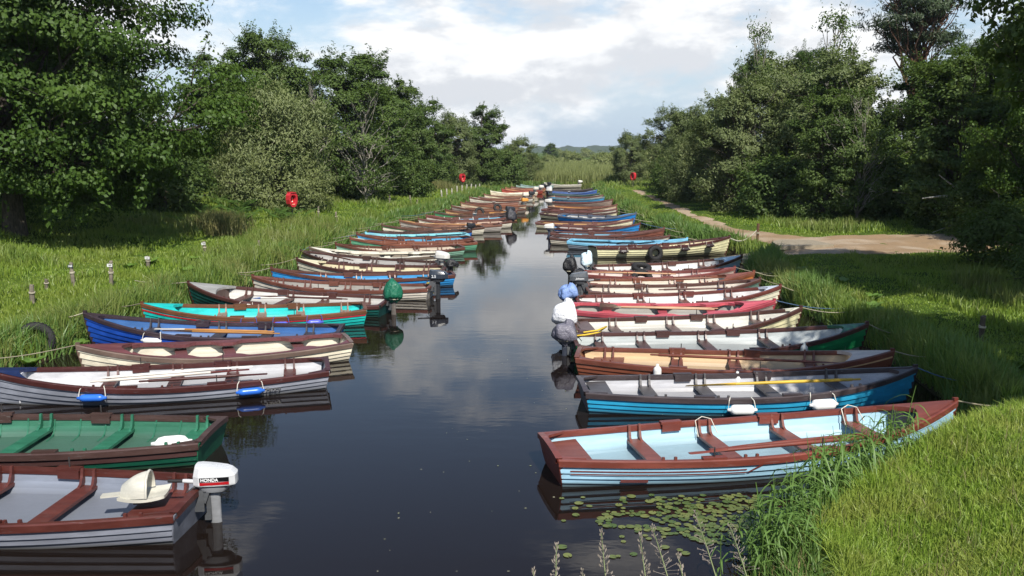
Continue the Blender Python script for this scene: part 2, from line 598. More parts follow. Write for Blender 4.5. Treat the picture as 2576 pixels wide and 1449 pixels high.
def dull(hx, a=.16, k=1.10):
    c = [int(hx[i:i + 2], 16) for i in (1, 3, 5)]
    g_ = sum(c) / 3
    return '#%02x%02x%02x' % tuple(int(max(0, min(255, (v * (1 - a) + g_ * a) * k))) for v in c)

BOATS = {}
def boat(key, x, y, head, L, sp):
    det = sp.get('det', 2)
    rr = random.Random(sum(map(ord, key)) * 7 + len(sp['lab']))
    v_ = 0 if key in ('R1', 'L1', 'L3') else 1
    h = Hull(L, sp.get('beam', BEAM) * (1 + v_ * rr.uniform(-.07, .03)), sp.get('sheer', 0.0) + v_ * rr.uniform(-.03, .03), .32 + v_ * rr.uniform(-.07, .05), .66 + v_ * rr.uniform(-.07, .06), 2.25 + v_ * rr.uniform(-.25, .35))
    nt_ = {2: 26, 1: 18, 0: 12}[det]
    T = [1 - (1 - q) ** 1.25 for q in ramp(nt_)]
    root = empty('rowing_boat', (x, y, sp.get('z', 0.0)), (R(-(1 if 90 < head % 360 < 270 else -1) * sp.get('roll', rr.uniform(-1.0, 3.2))), R(rr.uniform(-.8, .6)), R(head)))
    tag(root, sp['lab'], 'boat', 'rowing boats moored along both banks')
    near = 1 if 90 < head % 360 < 270 else -1
    BOATS[key] = (root, h, near)
    mh = paint(sp['hull'], .36, sp.get('grime', .4), dirt='hull')
    mt = paint(sp.get('top', sp['hull']), .36, .4, dirt='hull')
    ml = paint(sp.get('low', sp['hull']), .45, .6, dirt='hull')
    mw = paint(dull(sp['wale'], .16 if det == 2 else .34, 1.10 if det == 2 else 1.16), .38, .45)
    mi = paint(dull(sp['inner'], .1, .94), .45, sp.get('igrime', .34), dirt='bilge')
    mth = paint(dull(sp['thw']), .42, .45)
    H2 = math.pi / 2
    edges = [0, .115, .22, .32, .415, .505, .595, .685, .775, 1.0]
    edges = [e * H2 for e in edges]
    # --- outside planking, each plank lapping over the one below
    def plank_rows(i, side, mb):
        a, c = edges[i], edges[i + 1]
        r1 = [h.P(t, a, .002, side) for t in T]
        r2 = [h.P(t, (a + c) / 2, .011, side) for t in T]
        r3 = [h.P(t, c, .022, side) for t in T]
        mb.grid([r1, r2, r3], flip=(side < 0))
        r4 = [h.P(t, c, .000, side) for t in T]
        mb.grid([r3, r4], flip=(side < 0))
    if det >= 1:
        hull = None
        bot = MB()
        for side in (1, -1):
            plank_rows(8, side, bot)
        hull = bot.build('hull', ml, root, True)
        for i in range(8):
            for side in (1, -1):
                mb = MB(); plank_rows(i, side, mb)
                mb.build('plank', mt if i < sp.get('topn', 1) else (ml if i >= sp.get('lowfrom', 5) + 1 else mh), hull, True)
    else:
        mb = MB()
        for i in range(9):
            for side in (1, -1): plank_rows(i, side, mb)
        hull = mb.build('hull', mh, root, True)
    # --- inside skin with its steps and a flat bottom
    mb = MB()
    Ti = [min(t, .972) * .988 + .012 for t in T]
    for side in (1, -1):
        prev = None
        for i in range(9):
            a, c = edges[i], edges[i + 1] if i < 8 else H2
            r1 = [h.P(t, a, -.030, side, .045) for t in Ti]
            r2 = [h.P(t, c, -.016, side, .045) for t in Ti]
            if prev: mb.grid([prev, r1], flip=(side > 0))
            mb.grid([r1, r2], flip=(side > 0))
            prev = r2
    mb.build('lining', mi, root, True)
    # --- gunwales
    gw_in = .040
    for side in (1, -1):
        rows = []
        for t in T:
            b, z = h.b(t), h.zs(t)
            xx = t * (L + .015)
            yo, yi = b + .024, max(b - gw_in, 0.0)
            d = .062
            rows.append([(xx, side * yo, z - d), (xx, side * (yo + .004), z + .012), (xx, side * (yo - .012), z + .026), (xx, side * (yi + .004), z + .026), (xx, side * yi, z - .012), (xx, side * yi, z - .05)])
        mb = MB(); mb.grid([list(r) for r in rows], False, flip=(side > 0))
        mb.add(rows[0], [tuple(range(6)) if side > 0 else tuple(range(6))[::-1]])
        mb.build('gunwale', mw, root, False)
    # rubbing strake in its own colour
    if 'stripe' in sp:
        for side in (1, -1):
            mb = MB()
            ra = [h.P(t, .105 * H2, .019, side) for t in T]
            rb = [h.P(t, .15 * H2, .026, side) for t in T]
            rc = [h.P(t, .16 * H2, .010, side) for t in T]
            mb.grid([ra, rb, rc], flip=(side < 0))
            mb.build('rubbing_strip', paint(sp['stripe'], .4, .3), root)
    # --- stem
    mb = MB()
    prof = [h.P(1, q * H2, 0) for q in ramp(9)]
    rows = []
    for p in prof:
        rows.append([(p[0] - .05, .028, p[2]), (p[0] + .022, .014, p[2]), (p[0] + .022, -.014, p[2]), (p[0] - .05, -.028, p[2])])
    top = [(q[0], q[1], q[2] + .06) for q in rows[0]]
    mb.grid([top] + rows, True)
    mb.add(top, [(0, 1, 2, 3)])
    mb.build('stem', paint(sp.get('stem', sp['wale']), .45, .45), root)
    # --- transom
    mtr = paint(sp.get('transom', sp['hull']), .4, .4)
    outl = [h.P(0, q * H2, .012, 1) for q in ramp(10)] + [h.P(0, q * H2, .012, -1) for q in ramp(10)[::-1][1:]]
    outl[0] = (outl[0][0], outl[0][1], outl[0][2] + .015)
    outl[-1] = (outl[-1][0], outl[-1][1], outl[-1][2] + .015)
    mb = MB(); mb.prism([(p[0] - .012, p[1], p[2]) for p in outl], (.045, 0, 0))
    tr = mb.build('transom', mtr, root)
    if det:
        w0 = h.b(0) - .02
        z0 = h.zs(0)
        n = 9
        rows = []
        for i in range(n):
            j = -1 + 2 * i / (n - 1)
            arch = .025 * (1 - j * j)
            yy = j * w0
            rows.append([(-.026, yy, z0 + arch - .03), (-.026, yy, z0 + arch + .034), (.055, yy, z0 + arch + .034), (.055, yy, z0 + arch - .04)])
        mb = MB(); mb.grid(rows, True)
        mb.build('transom_cap', mw, tr)
        for side in (1, -1):        # quarter knees
            mb = MB()
            zz = z0 - .012
            mb.prism([(.05, side * (w0 - .02), zz), (.05, side * (w0 - .26), zz), (.10, side * (w0 - .10), zz), (.34, side * (h.b(.07) - .05), zz)], (0, 0, .034))
            mb.build('quarter_knee', mw, tr)
    decked = sp.get('style') == 'decked'
    # --- thwarts with their knees
    ths = sp.get('th', [q + rr.uniform(-.025, .025) for q in (.16, .35, .55, .74)])
    for k, t in enumerate(ths):
        drop = sp.get('drop', .15) if not decked else .10
        w = .105 if k else sp.get('w0', .105)
        z = h.zs(t) - drop
        xa, xb = t * L - w, t * L + w
        ya, yb = h.half_at(xa / L, drop + .02), h.half_at(xb / L, drop + .02)
        mb = MB()
        pl = [(xa, -ya, z - .035), (xb, -yb, z - .035), (xb, yb, z - .035), (xa, ya, z - .035)]
        mb.prism(pl, (0, 0, .035))
        to = mb.build('thwart', mth, root)
        if det and not decked:
            for side in (1, -1):
                for dx in ((-.075, .075) if det == 2 else (0,)):
                    tx = t + dx / L
                    yw, yg = h.half_at(tx, drop), h.b(tx) - .052
                    mb = MB()
                    x0 = t * L + dx - .016
                    pr = [(x0, side * (yw + .0), z), (x0, side * (yw - .13), z), (x0, side * (yw - .07), z + .035), (x0, side * (yg - .035), z + drop - .03), (x0, side * (yg - .02), z + drop + .05), (x0, side * (yg + .012), z + drop + .05), (x0, side * (yg + .01), z + drop * .4)]
                    mb.prism(pr, (.032, 0, 0))
                    mb.build('knee', mth, to)
            if det == 2 and sp.get('panel'):
                pass
    # --- decks
    def deckgrid(t0, t1, zoff, camber, concave, m, name):
        rows = []
        nj = 11
        for i in range(9):
            t = t0 + (t1 - t0) * i / 8
            row = []
            for q in range(nj):
                j = -1 + 2 * q / (nj - 1)
                te = min(t + concave * (1 - j * j) * (1 - (t - t0) / (t1 - t0)), t1)
                b = max(h.b(te) - .012, .004)
                row.append((te * L, j * b, h.zs(te) + zoff + camber * (1 - j * j) * b / h.B))
            rows.append(row)
        mb = MB(); mb.grid(rows)
        lip = [(p[0], p[1], p[2] - .06) for p in rows[0]]
        mb.grid([lip, rows[0]])
        ins = [(p[0] + .03, p[1], p[2] - .06) for p in rows[0]]
        mb.grid([ins, lip])
        return mb.build(name, m, root, True)
    if 'deck' in sp:
        t0 = sp.get('deckt', .84)
        deckgrid(t0, .995, .030, .05, sp.get('concave', .035), paint(sp['deck'], .4, .35), 'foredeck')
        if det == 2:
            mb = MB()
            tb = t0 + .03
            zt = h.zs(tb) - .0
            ya = h.half_at(tb, .03); yb = h.half_at(tb, .40)
            mb.prism([(tb * L, -ya, zt), (tb * L, ya, zt), (tb * L, yb, .05), (tb * L, -yb, .05)], (.02, 0, 0))
            mb.build('bulkhead', paint(sp.get('bulk', sp['inner']), .5, .4), root)
    else:
        deckgrid(.93, .995, .006, .02, .015, mw, 'breasthook')
    if decked:
        md = paint(sp['dcol'], .42, .4)
        deckgrid(.80, .995, .031, .05, .05, md, 'foredeck')
        for side in (1, -1):
            r0, r1, r2 = [], [], []
            for q in ramp(60):
                t = q * .81
                near_th = min([abs(t - a) for a in ths] + [abs(t + .02), abs(t - .84)])
                w = .075 + .16 * (1 - sstep(near_th, .02, .065))
                b = h.b(t) - .012
                z = h.zs(t) + .031
                r0.append((t * L + .02, side * b, z))
                r1.append((t * L + .02, side * max(b - w, .02), z + .004))
                r2.append((t * L + .02, side * max(b - w - .004, .02), z - .06))
            mb = MB(); mb.grid([r0, r1, r2], flip=(side > 0))
            mb.build('side_deck', md, root)
    # --- oar blocks and pins
    if det and not decked and sp.get('blocks', True):
        for t in sp.get('pins', (.33, .58)):
            for side in (1, -1):
                b = h.b(t)
                mb = MB()
                ang = math.atan2(side * (h.b(t + .04) - h.b(t - .04)), .08 * L)
                mb.box((t * L, side * (b - .03), h.zs(t) + .035), (.30, .085, .035), rz=ang)
                mb.box((t * L, side * (b - .068), h.zs(t) - .03), (.27, .03, .10), rz=ang)
                blk = mb.build('oar_block', mw, root)
                if det == 2 and sp.get('pin', rr.random() < .5):
                    MB().tube([(t * L, side * (b - .03), h.zs(t) + .04), (t * L, side * (b - .03), h.zs(t) + .17)], .009, 6).build('thole_pin', paint('#3a3534', .5, .5), blk)
    # --- ribs (planked boats painted inside)
    if sp.get('ribs'):
        for t in ramp(13, .05, .85):
            for side in (1, -1):
                ra = [h.P(t - .002, q * H2, -.036, side, .05) for q in ramp(7, .02, .72)]
                rb = [h.P(t + .002, q * H2, -.036, side, .05) for q in ramp(7, .02, .72)]
                MB().grid([ra, rb], flip=(side > 0)).build('rib', mth, root)
    # --- stern sheet (low seat at the stern)
    if sp.get('sternseat') and det:
        mb = MB()
        t1 = .085
        z = .24
        y0, y1 = h.half_at(.015, h.zs(0) - z + .02), h.half_at(t1, h.zs(t1) - z + .02)
        mb.prism([(.14, -y0 * .9, z), (t1 * L, -y1 * .9, z), (t1 * L, y1 * .9, z), (.14, y0 * .9, z)], (0, 0, .03))
        mb.build('stern_seat', mth, root)
    return root

def side_pt(key, t, drop, out, near=True):
    """point outside (or inside) the gunwale on the camera side of a boat, in the boat's own space"""
    root, h, n = BOATS[key]
    s = n if near else -n
    return Vector((t * h.L, s * (h.b(t) + out), h.zs(t) - drop))
def to_world(key, v):
    root = BOATS[key][0]
    M = Matrix.Translation(root.location) @ root.rotation_euler.to_matrix().to_4x4()
    return M @ Vector(v)
def boat_rot(key): return BOATS[key][0].rotation_euler.to_matrix().to_4x4()

W_, C_ = '#e9e6e0', '#e6dfc8'
BR, MR, DK = '#5a332a', '#5b2a24', '#3b2a28'
SPEC = {
 'L1': dict(roll=0.6, hull='#8b8f9c', top='#8b8f9c', wale='#55241d', inner='#98a0b2', thw='#5f2b23', th=[.075, .285, .47, .66], w0=.30, sheer=.02, lab='grey boat with maroon thwarts carrying the white outboard and swivel seat'),
 'L2': dict(roll=1.0, topn=2, hull='#11503d', top='#4a3230', lowfrom=4, wale='#4b3430', inner='#3f8468', thw='#246e50', transom='#246e50', th=[.06, .26, .47, .66], w0=.16, ribs=True, lab='dark green boat with green inside between grey boats at lower left'),
 'L3': dict(roll=1.2, beam=.275, hull='#8e929e', wale='#4a211f', inner='#dcdce0', thw='#532b27', deck='#1d2c56', deckt=.86, th=[.12, .30, .47, .66], lab='grey lapstrake boat with navy bow deck, two blue fenders and white inside'),
 'L4': dict(roll=2.2, style='decked', hull='#e8dfc8', wale='#6f5b50', inner='#ece3cd', thw='#6e3f40', dcol='#6f4043', th=[.19, .46, .64], transom='#e8dfc8', lab='cream boat with wide maroon side decks and scalloped openings'),
 'L5': dict(hull='#1a4cae', wale='#3a2c33', inner='#3f74ba', thw='#3e3a40', th=[.14, .31, .5, .76], lab='royal blue boat with two wooden oars and a white fender'),
 'L6': dict(roll=2.0, hull='#1bb8b0', wale='#6d4127', inner='#25e0dc', thw='#8a6a5a', deck='#22c9c4', deckt=.83, bulk='#17857f', th=[.09, .30, .48, .66], stripe='#b3202c', sheer=.05, lab='bright turquoise boat with red stripe and three violet fenders'),
 'L7': dict(hull='#0f5650', wale='#54302a', inner='#dedcd6', thw='#5d3a34', deck='#a09f9c', deckt=.80, bulk='#59433c', th=[.14, .36, .54, .74], lab='dark teal boat with grey bow deck and green covered motor'),
 'L8': dict(hull='#d0c8bb', wale='#6e3e31', inner='#aaa49c', thw='#71463c', th=[.30, .50, .72, .86], lab='off white boat with grey inside and dark outboard, bow touching left bank'),
 'L9': dict(hull='#2b86c6', wale='#5d362b', inner='#3ba3e4', thw='#72493a', th=[.14, .33, .52, .72], lab='bright blue boat with brown rails and yellow plate behind off white boat'),
 'L10': dict(hull='#c7c3b0', wale='#51302b', inner='#e9ddb4', thw='#6d4740', deck='#e6dcb8', deckt=.82, bulk='#5a3b33', lab='boat with pale yellow inside and foredeck just behind bright blue boat'),
 'L11': dict(hull='#b5afa8', low='#8b857f', wale='#4c322c', inner='#c6c2be', thw='#5a4a44', th=[.12, .32, .52, .78], lab='greyish boat with dark rails, white outboard and small blue fender'),
 'L12': dict(roll=3.5, style='decked', hull='#e7dfcb', wale='#6a5a4c', inner='#a09482', thw='#efe8d4', dcol='#f0ead8', th=[.2, .42, .66], lab='all cream boat with wide cream side decks'),
 'L13': dict(hull='#88b49c', wale='#5f3528', inner='#d8c8b2', thw='#6b4233', lab='pale green boat with reddish brown rails behind the all cream boat'),
 'L14': dict(hull='#5d9a7a', low='#c8b8a8', wale='#7c4631', inner='#8c5c42', thw='#7a4a36', deck='#d9cfb6', deckt=.88, lab='brown railed boat with green hull and pale stern, second ahead of the pale turquoise one'),
 'L15': dict(hull='#54a4d2', wale='#6c3d2d', inner='#5fb4de', thw='#6c4738', lab='blue hulled brown railed boat next to the pale turquoise boat'),
 'L16': dict(roll=3.5, style='decked', hull='#7fc6d8', wale='#79c2d4', inner='#5e9fae', thw='#93dbe8', dcol='#98e0ea', th=[.3, .5, .7], lab='pale turquoise boat with full side decks in left row'),
 'L17': dict(det=1, hull='#2d6dc4', wale='#4c3330', inner='#7a5a50', thw='#5c3c34', lab='blue hulled boat with dark motor behind pale turquoise boat'),
 'L18': dict(det=1, hull='#d8d2c0', top='#4b8d52', wale='#5f3d2e', inner='#c09272', thw='#6c4436', lab='cream boat with green top plank behind the blue hulled boat'),
 'L19': dict(det=1, hull='#a9a29a', wale='#7d4c37', inner='#a87858', thw='#7a4a36', deck='#d29c5c', lab='grey boat with orange varnished foredeck in left row'),
 'L20': dict(det=1, hull='#e3dcc9', wale='#6d3f33', inner='#d9baa4', thw='#7a4a3c', lab='cream boat ahead of the tall grey covered motor, left row'),
 'L21': dict(det=1, hull='#b8aea4', top='#b23a36', wale='#704034', inner='#7cc2e2', thw='#c8c0b8', deck='#b23432', lab='boat with red bow and pale blue inside, left row'),
 'L22': dict(det=1, hull='#3f7f54', wale='#5a3a2c', inner='#88c4dc', thw='#5c4034', deck='#3f8a58', lab='green boat beyond the red bowed boat, left row'),
 'L23': dict(det=1, hull='#c49a6c', wale='#6c3e2c', inner='#d29a58', thw='#6c4434', lab='orange brown boat holding a tyre, left row'),
 'L24': dict(det=0, hull='#8a8078', wale='#6f4230', inner='#9a6c4c', thw='#7a4e3a', deck='#e0d4bc', lab='dark hulled boat right beyond the tyre carrying boat'),
 'L25': dict(det=0, hull='#cdb89c', wale='#84492f', inner='#c48a60', thw='#7a4a38', lab='orange tinted boat, fifth beyond the red bowed boat'),
 'L26': dict(det=0, hull='#b8a898', wale='#6c3a2e', inner='#a87a66', thw='#74463a', lab='dull brown boat, sixth beyond the red bowed boat'),
 'L27': dict(det=0, hull='#d8d0c0', wale='#70402f', inner='#b48468', thw='#7c4c3a', deck='#e4dccb', lab='boat with pale foredeck, seventh beyond the red bowed boat'),
 'L28': dict(det=0, hull='#d8d4c8', wale='#7c5240', inner='#b89878', thw='#7c5444', deck='#d8d6d8', lab='pale bowed boat, eighth beyond the red bowed boat, left row'),
 'L29': dict(det=0, hull='#e0d2b4', wale='#84543c', inner='#d0ac80', thw='#84543c', lab='cream and brown boat just nearer than the long cream one at far left'),
 'L30': dict(det=0, hull='#efe0c4', wale='#e4d2b4', inner='#e8d4b0', thw='#c8a884', lab='long cream boat at far end of left row'),
 'L31': dict(det=0, hull='#b85444', wale='#a04838', inner='#c07058', thw='#8a5444', lab='reddish boat just beyond the long cream one'),
 'L32': dict(det=0, hull='#d29a70', wale='#9a5c3c', inner='#d8a87c', thw='#8a5c44', lab='pale orange boat, fourth from the end of left row'),
 'L33': dict(det=0, hull='#b89a84', wale='#7a4838', inner='#a87860', thw='#7a5444', lab='brown boat, third from the end of left row'),
 'L34': dict(det=0, hull='#88b0a0', wale='#8ca89c', inner='#a8c0b4', thw='#889a90', lab='pale green boat, second from the end of left row'),
 'L35': dict(det=0, hull='#9ab8b0', wale='#7a9a94', inner='#b0c4bc', thw='#8a9a94', lab='grey green boat at the very end of left row'),
 'F1': dict(det=1, hull='#c9c5b4', wale='#b8b4a2', inner='#b4b09c', thw='#9a9684', lab='pale grey boat lying alone across the far end of the water'),
 'R1': dict(roll=0.2, beam=.272, hull='#a9d5ee', low='#9cb4b4', lowfrom=4, wale='#7b382c', inner='#b9e3f6', thw='#7a4034', deck='#7d4236', deckt=.83, bulk='#4a3a3a', th=[.235, .415, .60, .775], sternseat=True, concave=.06, sheer=.03, transom='#7b382c', igrime=.2, lab='light blue boat with maroon thwarts and foredeck nearest on the right'),
 'R2': dict(roll=0.0, hull='#2c9fca', wale='#413638', inner='#d2d2d8', thw='#4d494a', th=[.21, .385, .575, .78], sternseat=True, transom='#413638', lab='bright blue boat with black rails, yellow oar and two white fenders'),
 'R3': dict(roll=0.6, hull='#7f4834', top='#e8b98a', wale='#713a2b', inner='#efcb9c', thw='#713c30', deck='#d2c4ba', deckt=.84, th=[.10, .33, .52, .76], w0=.28, lab='varnished brown boat with cream stripe and peach inside'),
 'R4': dict(roll=1.2, hull='#1e9156', low='#b0b4b0', lowfrom=3, wale='#4c2c29', inner='#ccd3d4', thw='#4e3432', deck='#155a40', deckt=.88, th=[.10, .25, .47, .68], lab='green boat with pale grey inside below the dark covered motor'),
 'R5': dict(hull='#e6dfb4', wale='#4e2f29', inner='#f1ede2', thw='#64504a', deck='#e8e4d0', deckt=.93, th=[.06, .20, .46, .64, .82][1:], sternseat=True, lab='cream boat with white inside next to the red decked boat'),
 'R6': dict(roll=3.5, style='decked', hull='#9a8c84', wale='#a83c48', inner='#b8b4ac', thw='#a8434e', dcol='#cc5a64', th=[.18, .46, .7], lab='boat with bright red side decks and bow'),
 'R7': dict(hull='#e9e3cc', wale='#6a332c', inner='#f0ecea', thw='#6b423a', deck='#cbd3df', deckt=.9, th=[.13, .34, .55, .77], lab='cream boat with pale grey bow just beyond the red decked boat'),
 'R8': dict(hull='#5f7a70', wale='#5c3c35', inner='#efe3d4', thw='#5e4842', th=[.13, .36, .58, .8], lab='dark railed boat with cream inside and grey outboard, right row'),
 'R9': dict(hull='#b46e3e', wale='#7d4532', inner='#f0e4d2', thw='#7a4a3a', deck='#8a4c34', deckt=.8, lab='orange varnished boat with brown foredeck, right row'),
 'R10': dict(hull='#b8a49a', wale='#7e403a', inner='#f0dcd4', thw='#7e4a42', deck='#9c4e48', deckt=.9, lab='boat with pinkish inside and red bow tip ahead of black bagged motor'),
 'R11': dict(hull='#badbea', top='#efe8e0', wale='#5c372f', inner='#f0eeea', thw='#6a4840', deck='#bcdaea', deckt=.84, bulk='#5b4842', lab='white inside boat with pale blue bow beside the slipway'),
 'R12': dict(roll=-3, hull='#e9e3b7', wale='#4f2926', inner='#ead9b2', thw='#64403a', sheer=.04, lab='cream lapstrake boat with a tyre fender, chained to a post'),
 'R13': dict(style='decked', hull='#8d97a2', wale='#6fb8dc', inner='#6e8894', thw='#84c8e6', dcol='#84c8e8', th=[.36, .56, .74], lab='grey hulled boat with light blue side decks'),
 'R14': dict(hull='#cfc6b4', low='#8a8278', wale='#5c3c34', inner='#b8c4cc', thw='#6a4a42', lab='off white boat mostly hidden behind the light blue decked boat'),
 'R15': dict(hull='#7a4a3c', wale='#6f3f36', inner='#8cc8e2', thw='#6f463c', det=1, lab='brown boat with light blue inside and small white outboard'),
 'R16': dict(hull='#2c86ca', wale='#6c3c34', inner='#d8ccc4', thw='#74463c', det=1, lab='blue hulled brown railed boat beside the brown white motored one'),
 'R17': dict(hull='#ded6b8', wale='#74443a', inner='#dcae74', thw='#7a4a3e', deck='#d8b488', det=1, lab='cream hulled boat with orange inside in right row'),
 'R18': dict(hull='#1d82d2', wale='#54627a', inner='#e6e4e0', thw='#3a3a40', deck='#2488d4', deckt=.8, det=1, lab='boat with vivid blue bow pointing at right bank'),
 'R19': dict(hull='#ded6b2', wale='#5a3a34', inner='#c8b8a0', thw='#6a443c', det=1, lab='cream hulled boat just beyond the vivid blue bowed boat'),
 'R20': dict(hull='#d0c8b8', wale='#743f38', inner='#94645a', thw='#7a463c', deck='#e8dccc', det=1, lab='brown boat with cream bow tip, second beyond vivid blue bow'),
 'R21': dict(hull='#cbb094', wale='#7e4a38', inner='#d89c58', thw='#7a4a3a', det=0, lab='orange inside boat, third beyond the vivid blue bow'),
 'R22': dict(hull='#a08c80', wale='#74403a', inner='#8a5a50', thw='#7a463e', det=0, lab='dark red brown boat, fourth beyond the vivid blue bow'),
 'R23': dict(hull='#4a9ac8', wale='#5f7f8c', inner='#6ab4d8', thw='#6c5248', det=0, lab='blue boat in the far part of right row'),
 'R24': dict(hull='#c4b4a0', wale='#74483e', inner='#b08c78', thw='#7a5044', deck='#e8d8b0', det=0, lab='brown boat with pale bow right beyond far blue boat'),
 'R25': dict(hull='#3c5c58', wale='#4c6460', inner='#788c88', thw='#5c5450', det=0, lab='dark green grey boat, third from the end of right row'),
 'R26': dict(hull='#4468b8', wale='#4a6cb4', inner='#6a8cc8', thw='#5a6a8a', deck='#a8c0e0', det=0, lab='violet blue boat, second from the end of right row'),
 'R27': dict(hull='#4a4448', wale='#544a4c', inner='#6c6464', thw='#5c5250', det=0, lab='dark boat at the very end of right row'),
}
POS = {
'L1':(-3.38,9.05,176.0,5.60), 'L2':(-3.94,11.29,179.0,5.60), 'L3':(-3.19,14.99,193.8,5.40), 'L4':(-3.23,17.02,203.3,4.76), 'L5':(-3.53,17.95,182.8,5.16),
'L6':(-3.46,20.50,194.0,4.88), 'L7':(-3.07,21.55,167.5,5.44), 'L8':(-2.20,23.92,172.7,5.11), 'L9':(-1.80,26.54,193.3,5.29), 'L10':(-2.06,27.57,174.7,4.80),
'L11':(-2.41,28.76,156.7,5.47), 'L12':(-2.54,31.87,185.1,4.70), 'L13':(-1.99,34.28,202.4,4.87), 'L14':(-1.52,35.84,196.5,5.00), 'L15':(-1.83,37.69,205.5,4.91),
'L16':(-2.08,39.41,209.6,4.70), 'L17':(-2.04,41.01,207.2,4.78), 'L18':(-1.50,42.77,205.1,4.94), 'L19':(-0.58,44.21,191.1,5.00), 'L20':(-0.19,46.60,205.2,5.00),
'L21':(-0.28,49.78,207.7,4.89), 'L22':(-0.28,51.57,210.8,4.70), 'L23':(0.10,54.24,211.7,4.70), 'L24':(0.67,57.26,207.8,5.00), 'L25':(0.70,60.19,210.7,4.70),
'L26':(0.74,63.44,213.0,4.70), 'L27':(0.85,67.60,211.7,4.70), 'L28':(1.40,69.89,212.7,4.70), 'L29':(1.68,73.64,213.7,4.70), 'L30':(1.96,78.54,216.1,4.70),
'L31':(2.57,82.45,221.8,4.70), 'L32':(2.91,86.33,220.8,4.70), 'L33':(3.40,88.56,221.7,4.70), 'L34':(3.68,90.87,226.0,4.70), 'L35':(4.01,93.65,228.2,4.70),
'F1':(7.26,96.93,214.8,4.70), 'R1':(0.45,10.58,11.2,5.70), 'R2':(1.09,13.60,3.0,5.41), 'R3':(1.20,15.78,350.4,5.42), 'R4':(1.21,17.09,2.9,5.89),
'R5':(1.29,18.62,7.2,5.12), 'R6':(1.41,20.64,356.1,4.70), 'R7':(1.59,21.87,3.8,5.23), 'R8':(1.98,23.48,2.0,4.70), 'R9':(2.07,25.03,359.8,4.83),
'R10':(1.94,26.82,352.5,4.75), 'R11':(2.52,27.89,12.6,5.16), 'R12':(3.05,33.31,12.4,5.60), 'R13':(2.40,36.49,341.5,4.80), 'R14':(1.74,38.11,344.0,5.00),
'R15':(1.85,39.94,342.4,5.00), 'R16':(1.95,43.56,328.4,4.70), 'R17':(1.35,46.28,342.9,5.00), 'R18':(2.85,50.96,326.8,4.70), 'R19':(1.84,53.00,330.3,4.80),
'R20':(2.04,55.71,330.6,4.89), 'R21':(2.62,59.76,330.0,4.80), 'R22':(2.88,64.43,329.9,4.79), 'R23':(3.09,69.31,324.4,4.70), 'R24':(3.23,72.35,326.2,4.70),
'R25':(3.34,76.36,326.4,4.70), 'R26':(3.47,79.29,324.3,4.70), 'R27':(3.42,83.28,325.8,4.70),}
for k, (x, y, hd, L) in POS.items():
    boat(k, x, y, hd, L, SPEC[k])
bpy.context.view_layer.update()

# ------------------------------------------------------------------ outboard motors
def sell(cx, lx, wy, z, n=20, p=4.0, front=1.0):
    """rounded-rectangle ring"""
    out = []
    for k in range(n):
        a = 2 * math.pi * k / n
        c, s_ = math.cos(a), math.sin(a)
        r = (abs(c) ** p + abs(s_) ** p) ** (-1 / p)
        w = wy * (1 - .16 * max(c * r, 0) * front)
        out.append((cx + lx / 2 * c * r, w / 2 * s_ * r, z))
    return out

def motor_at(key, yoff=0.0, scale=1.0, turn=0.0, lift=0.0):
    root, h, n = BOATS[key]
    p = to_world(key, (-.015, yoff, h.zs(0) + .055 + lift))
    return empty('outboard_motor', p, (0, 0, root.rotation_euler.z + math.pi + R(turn)), scale)

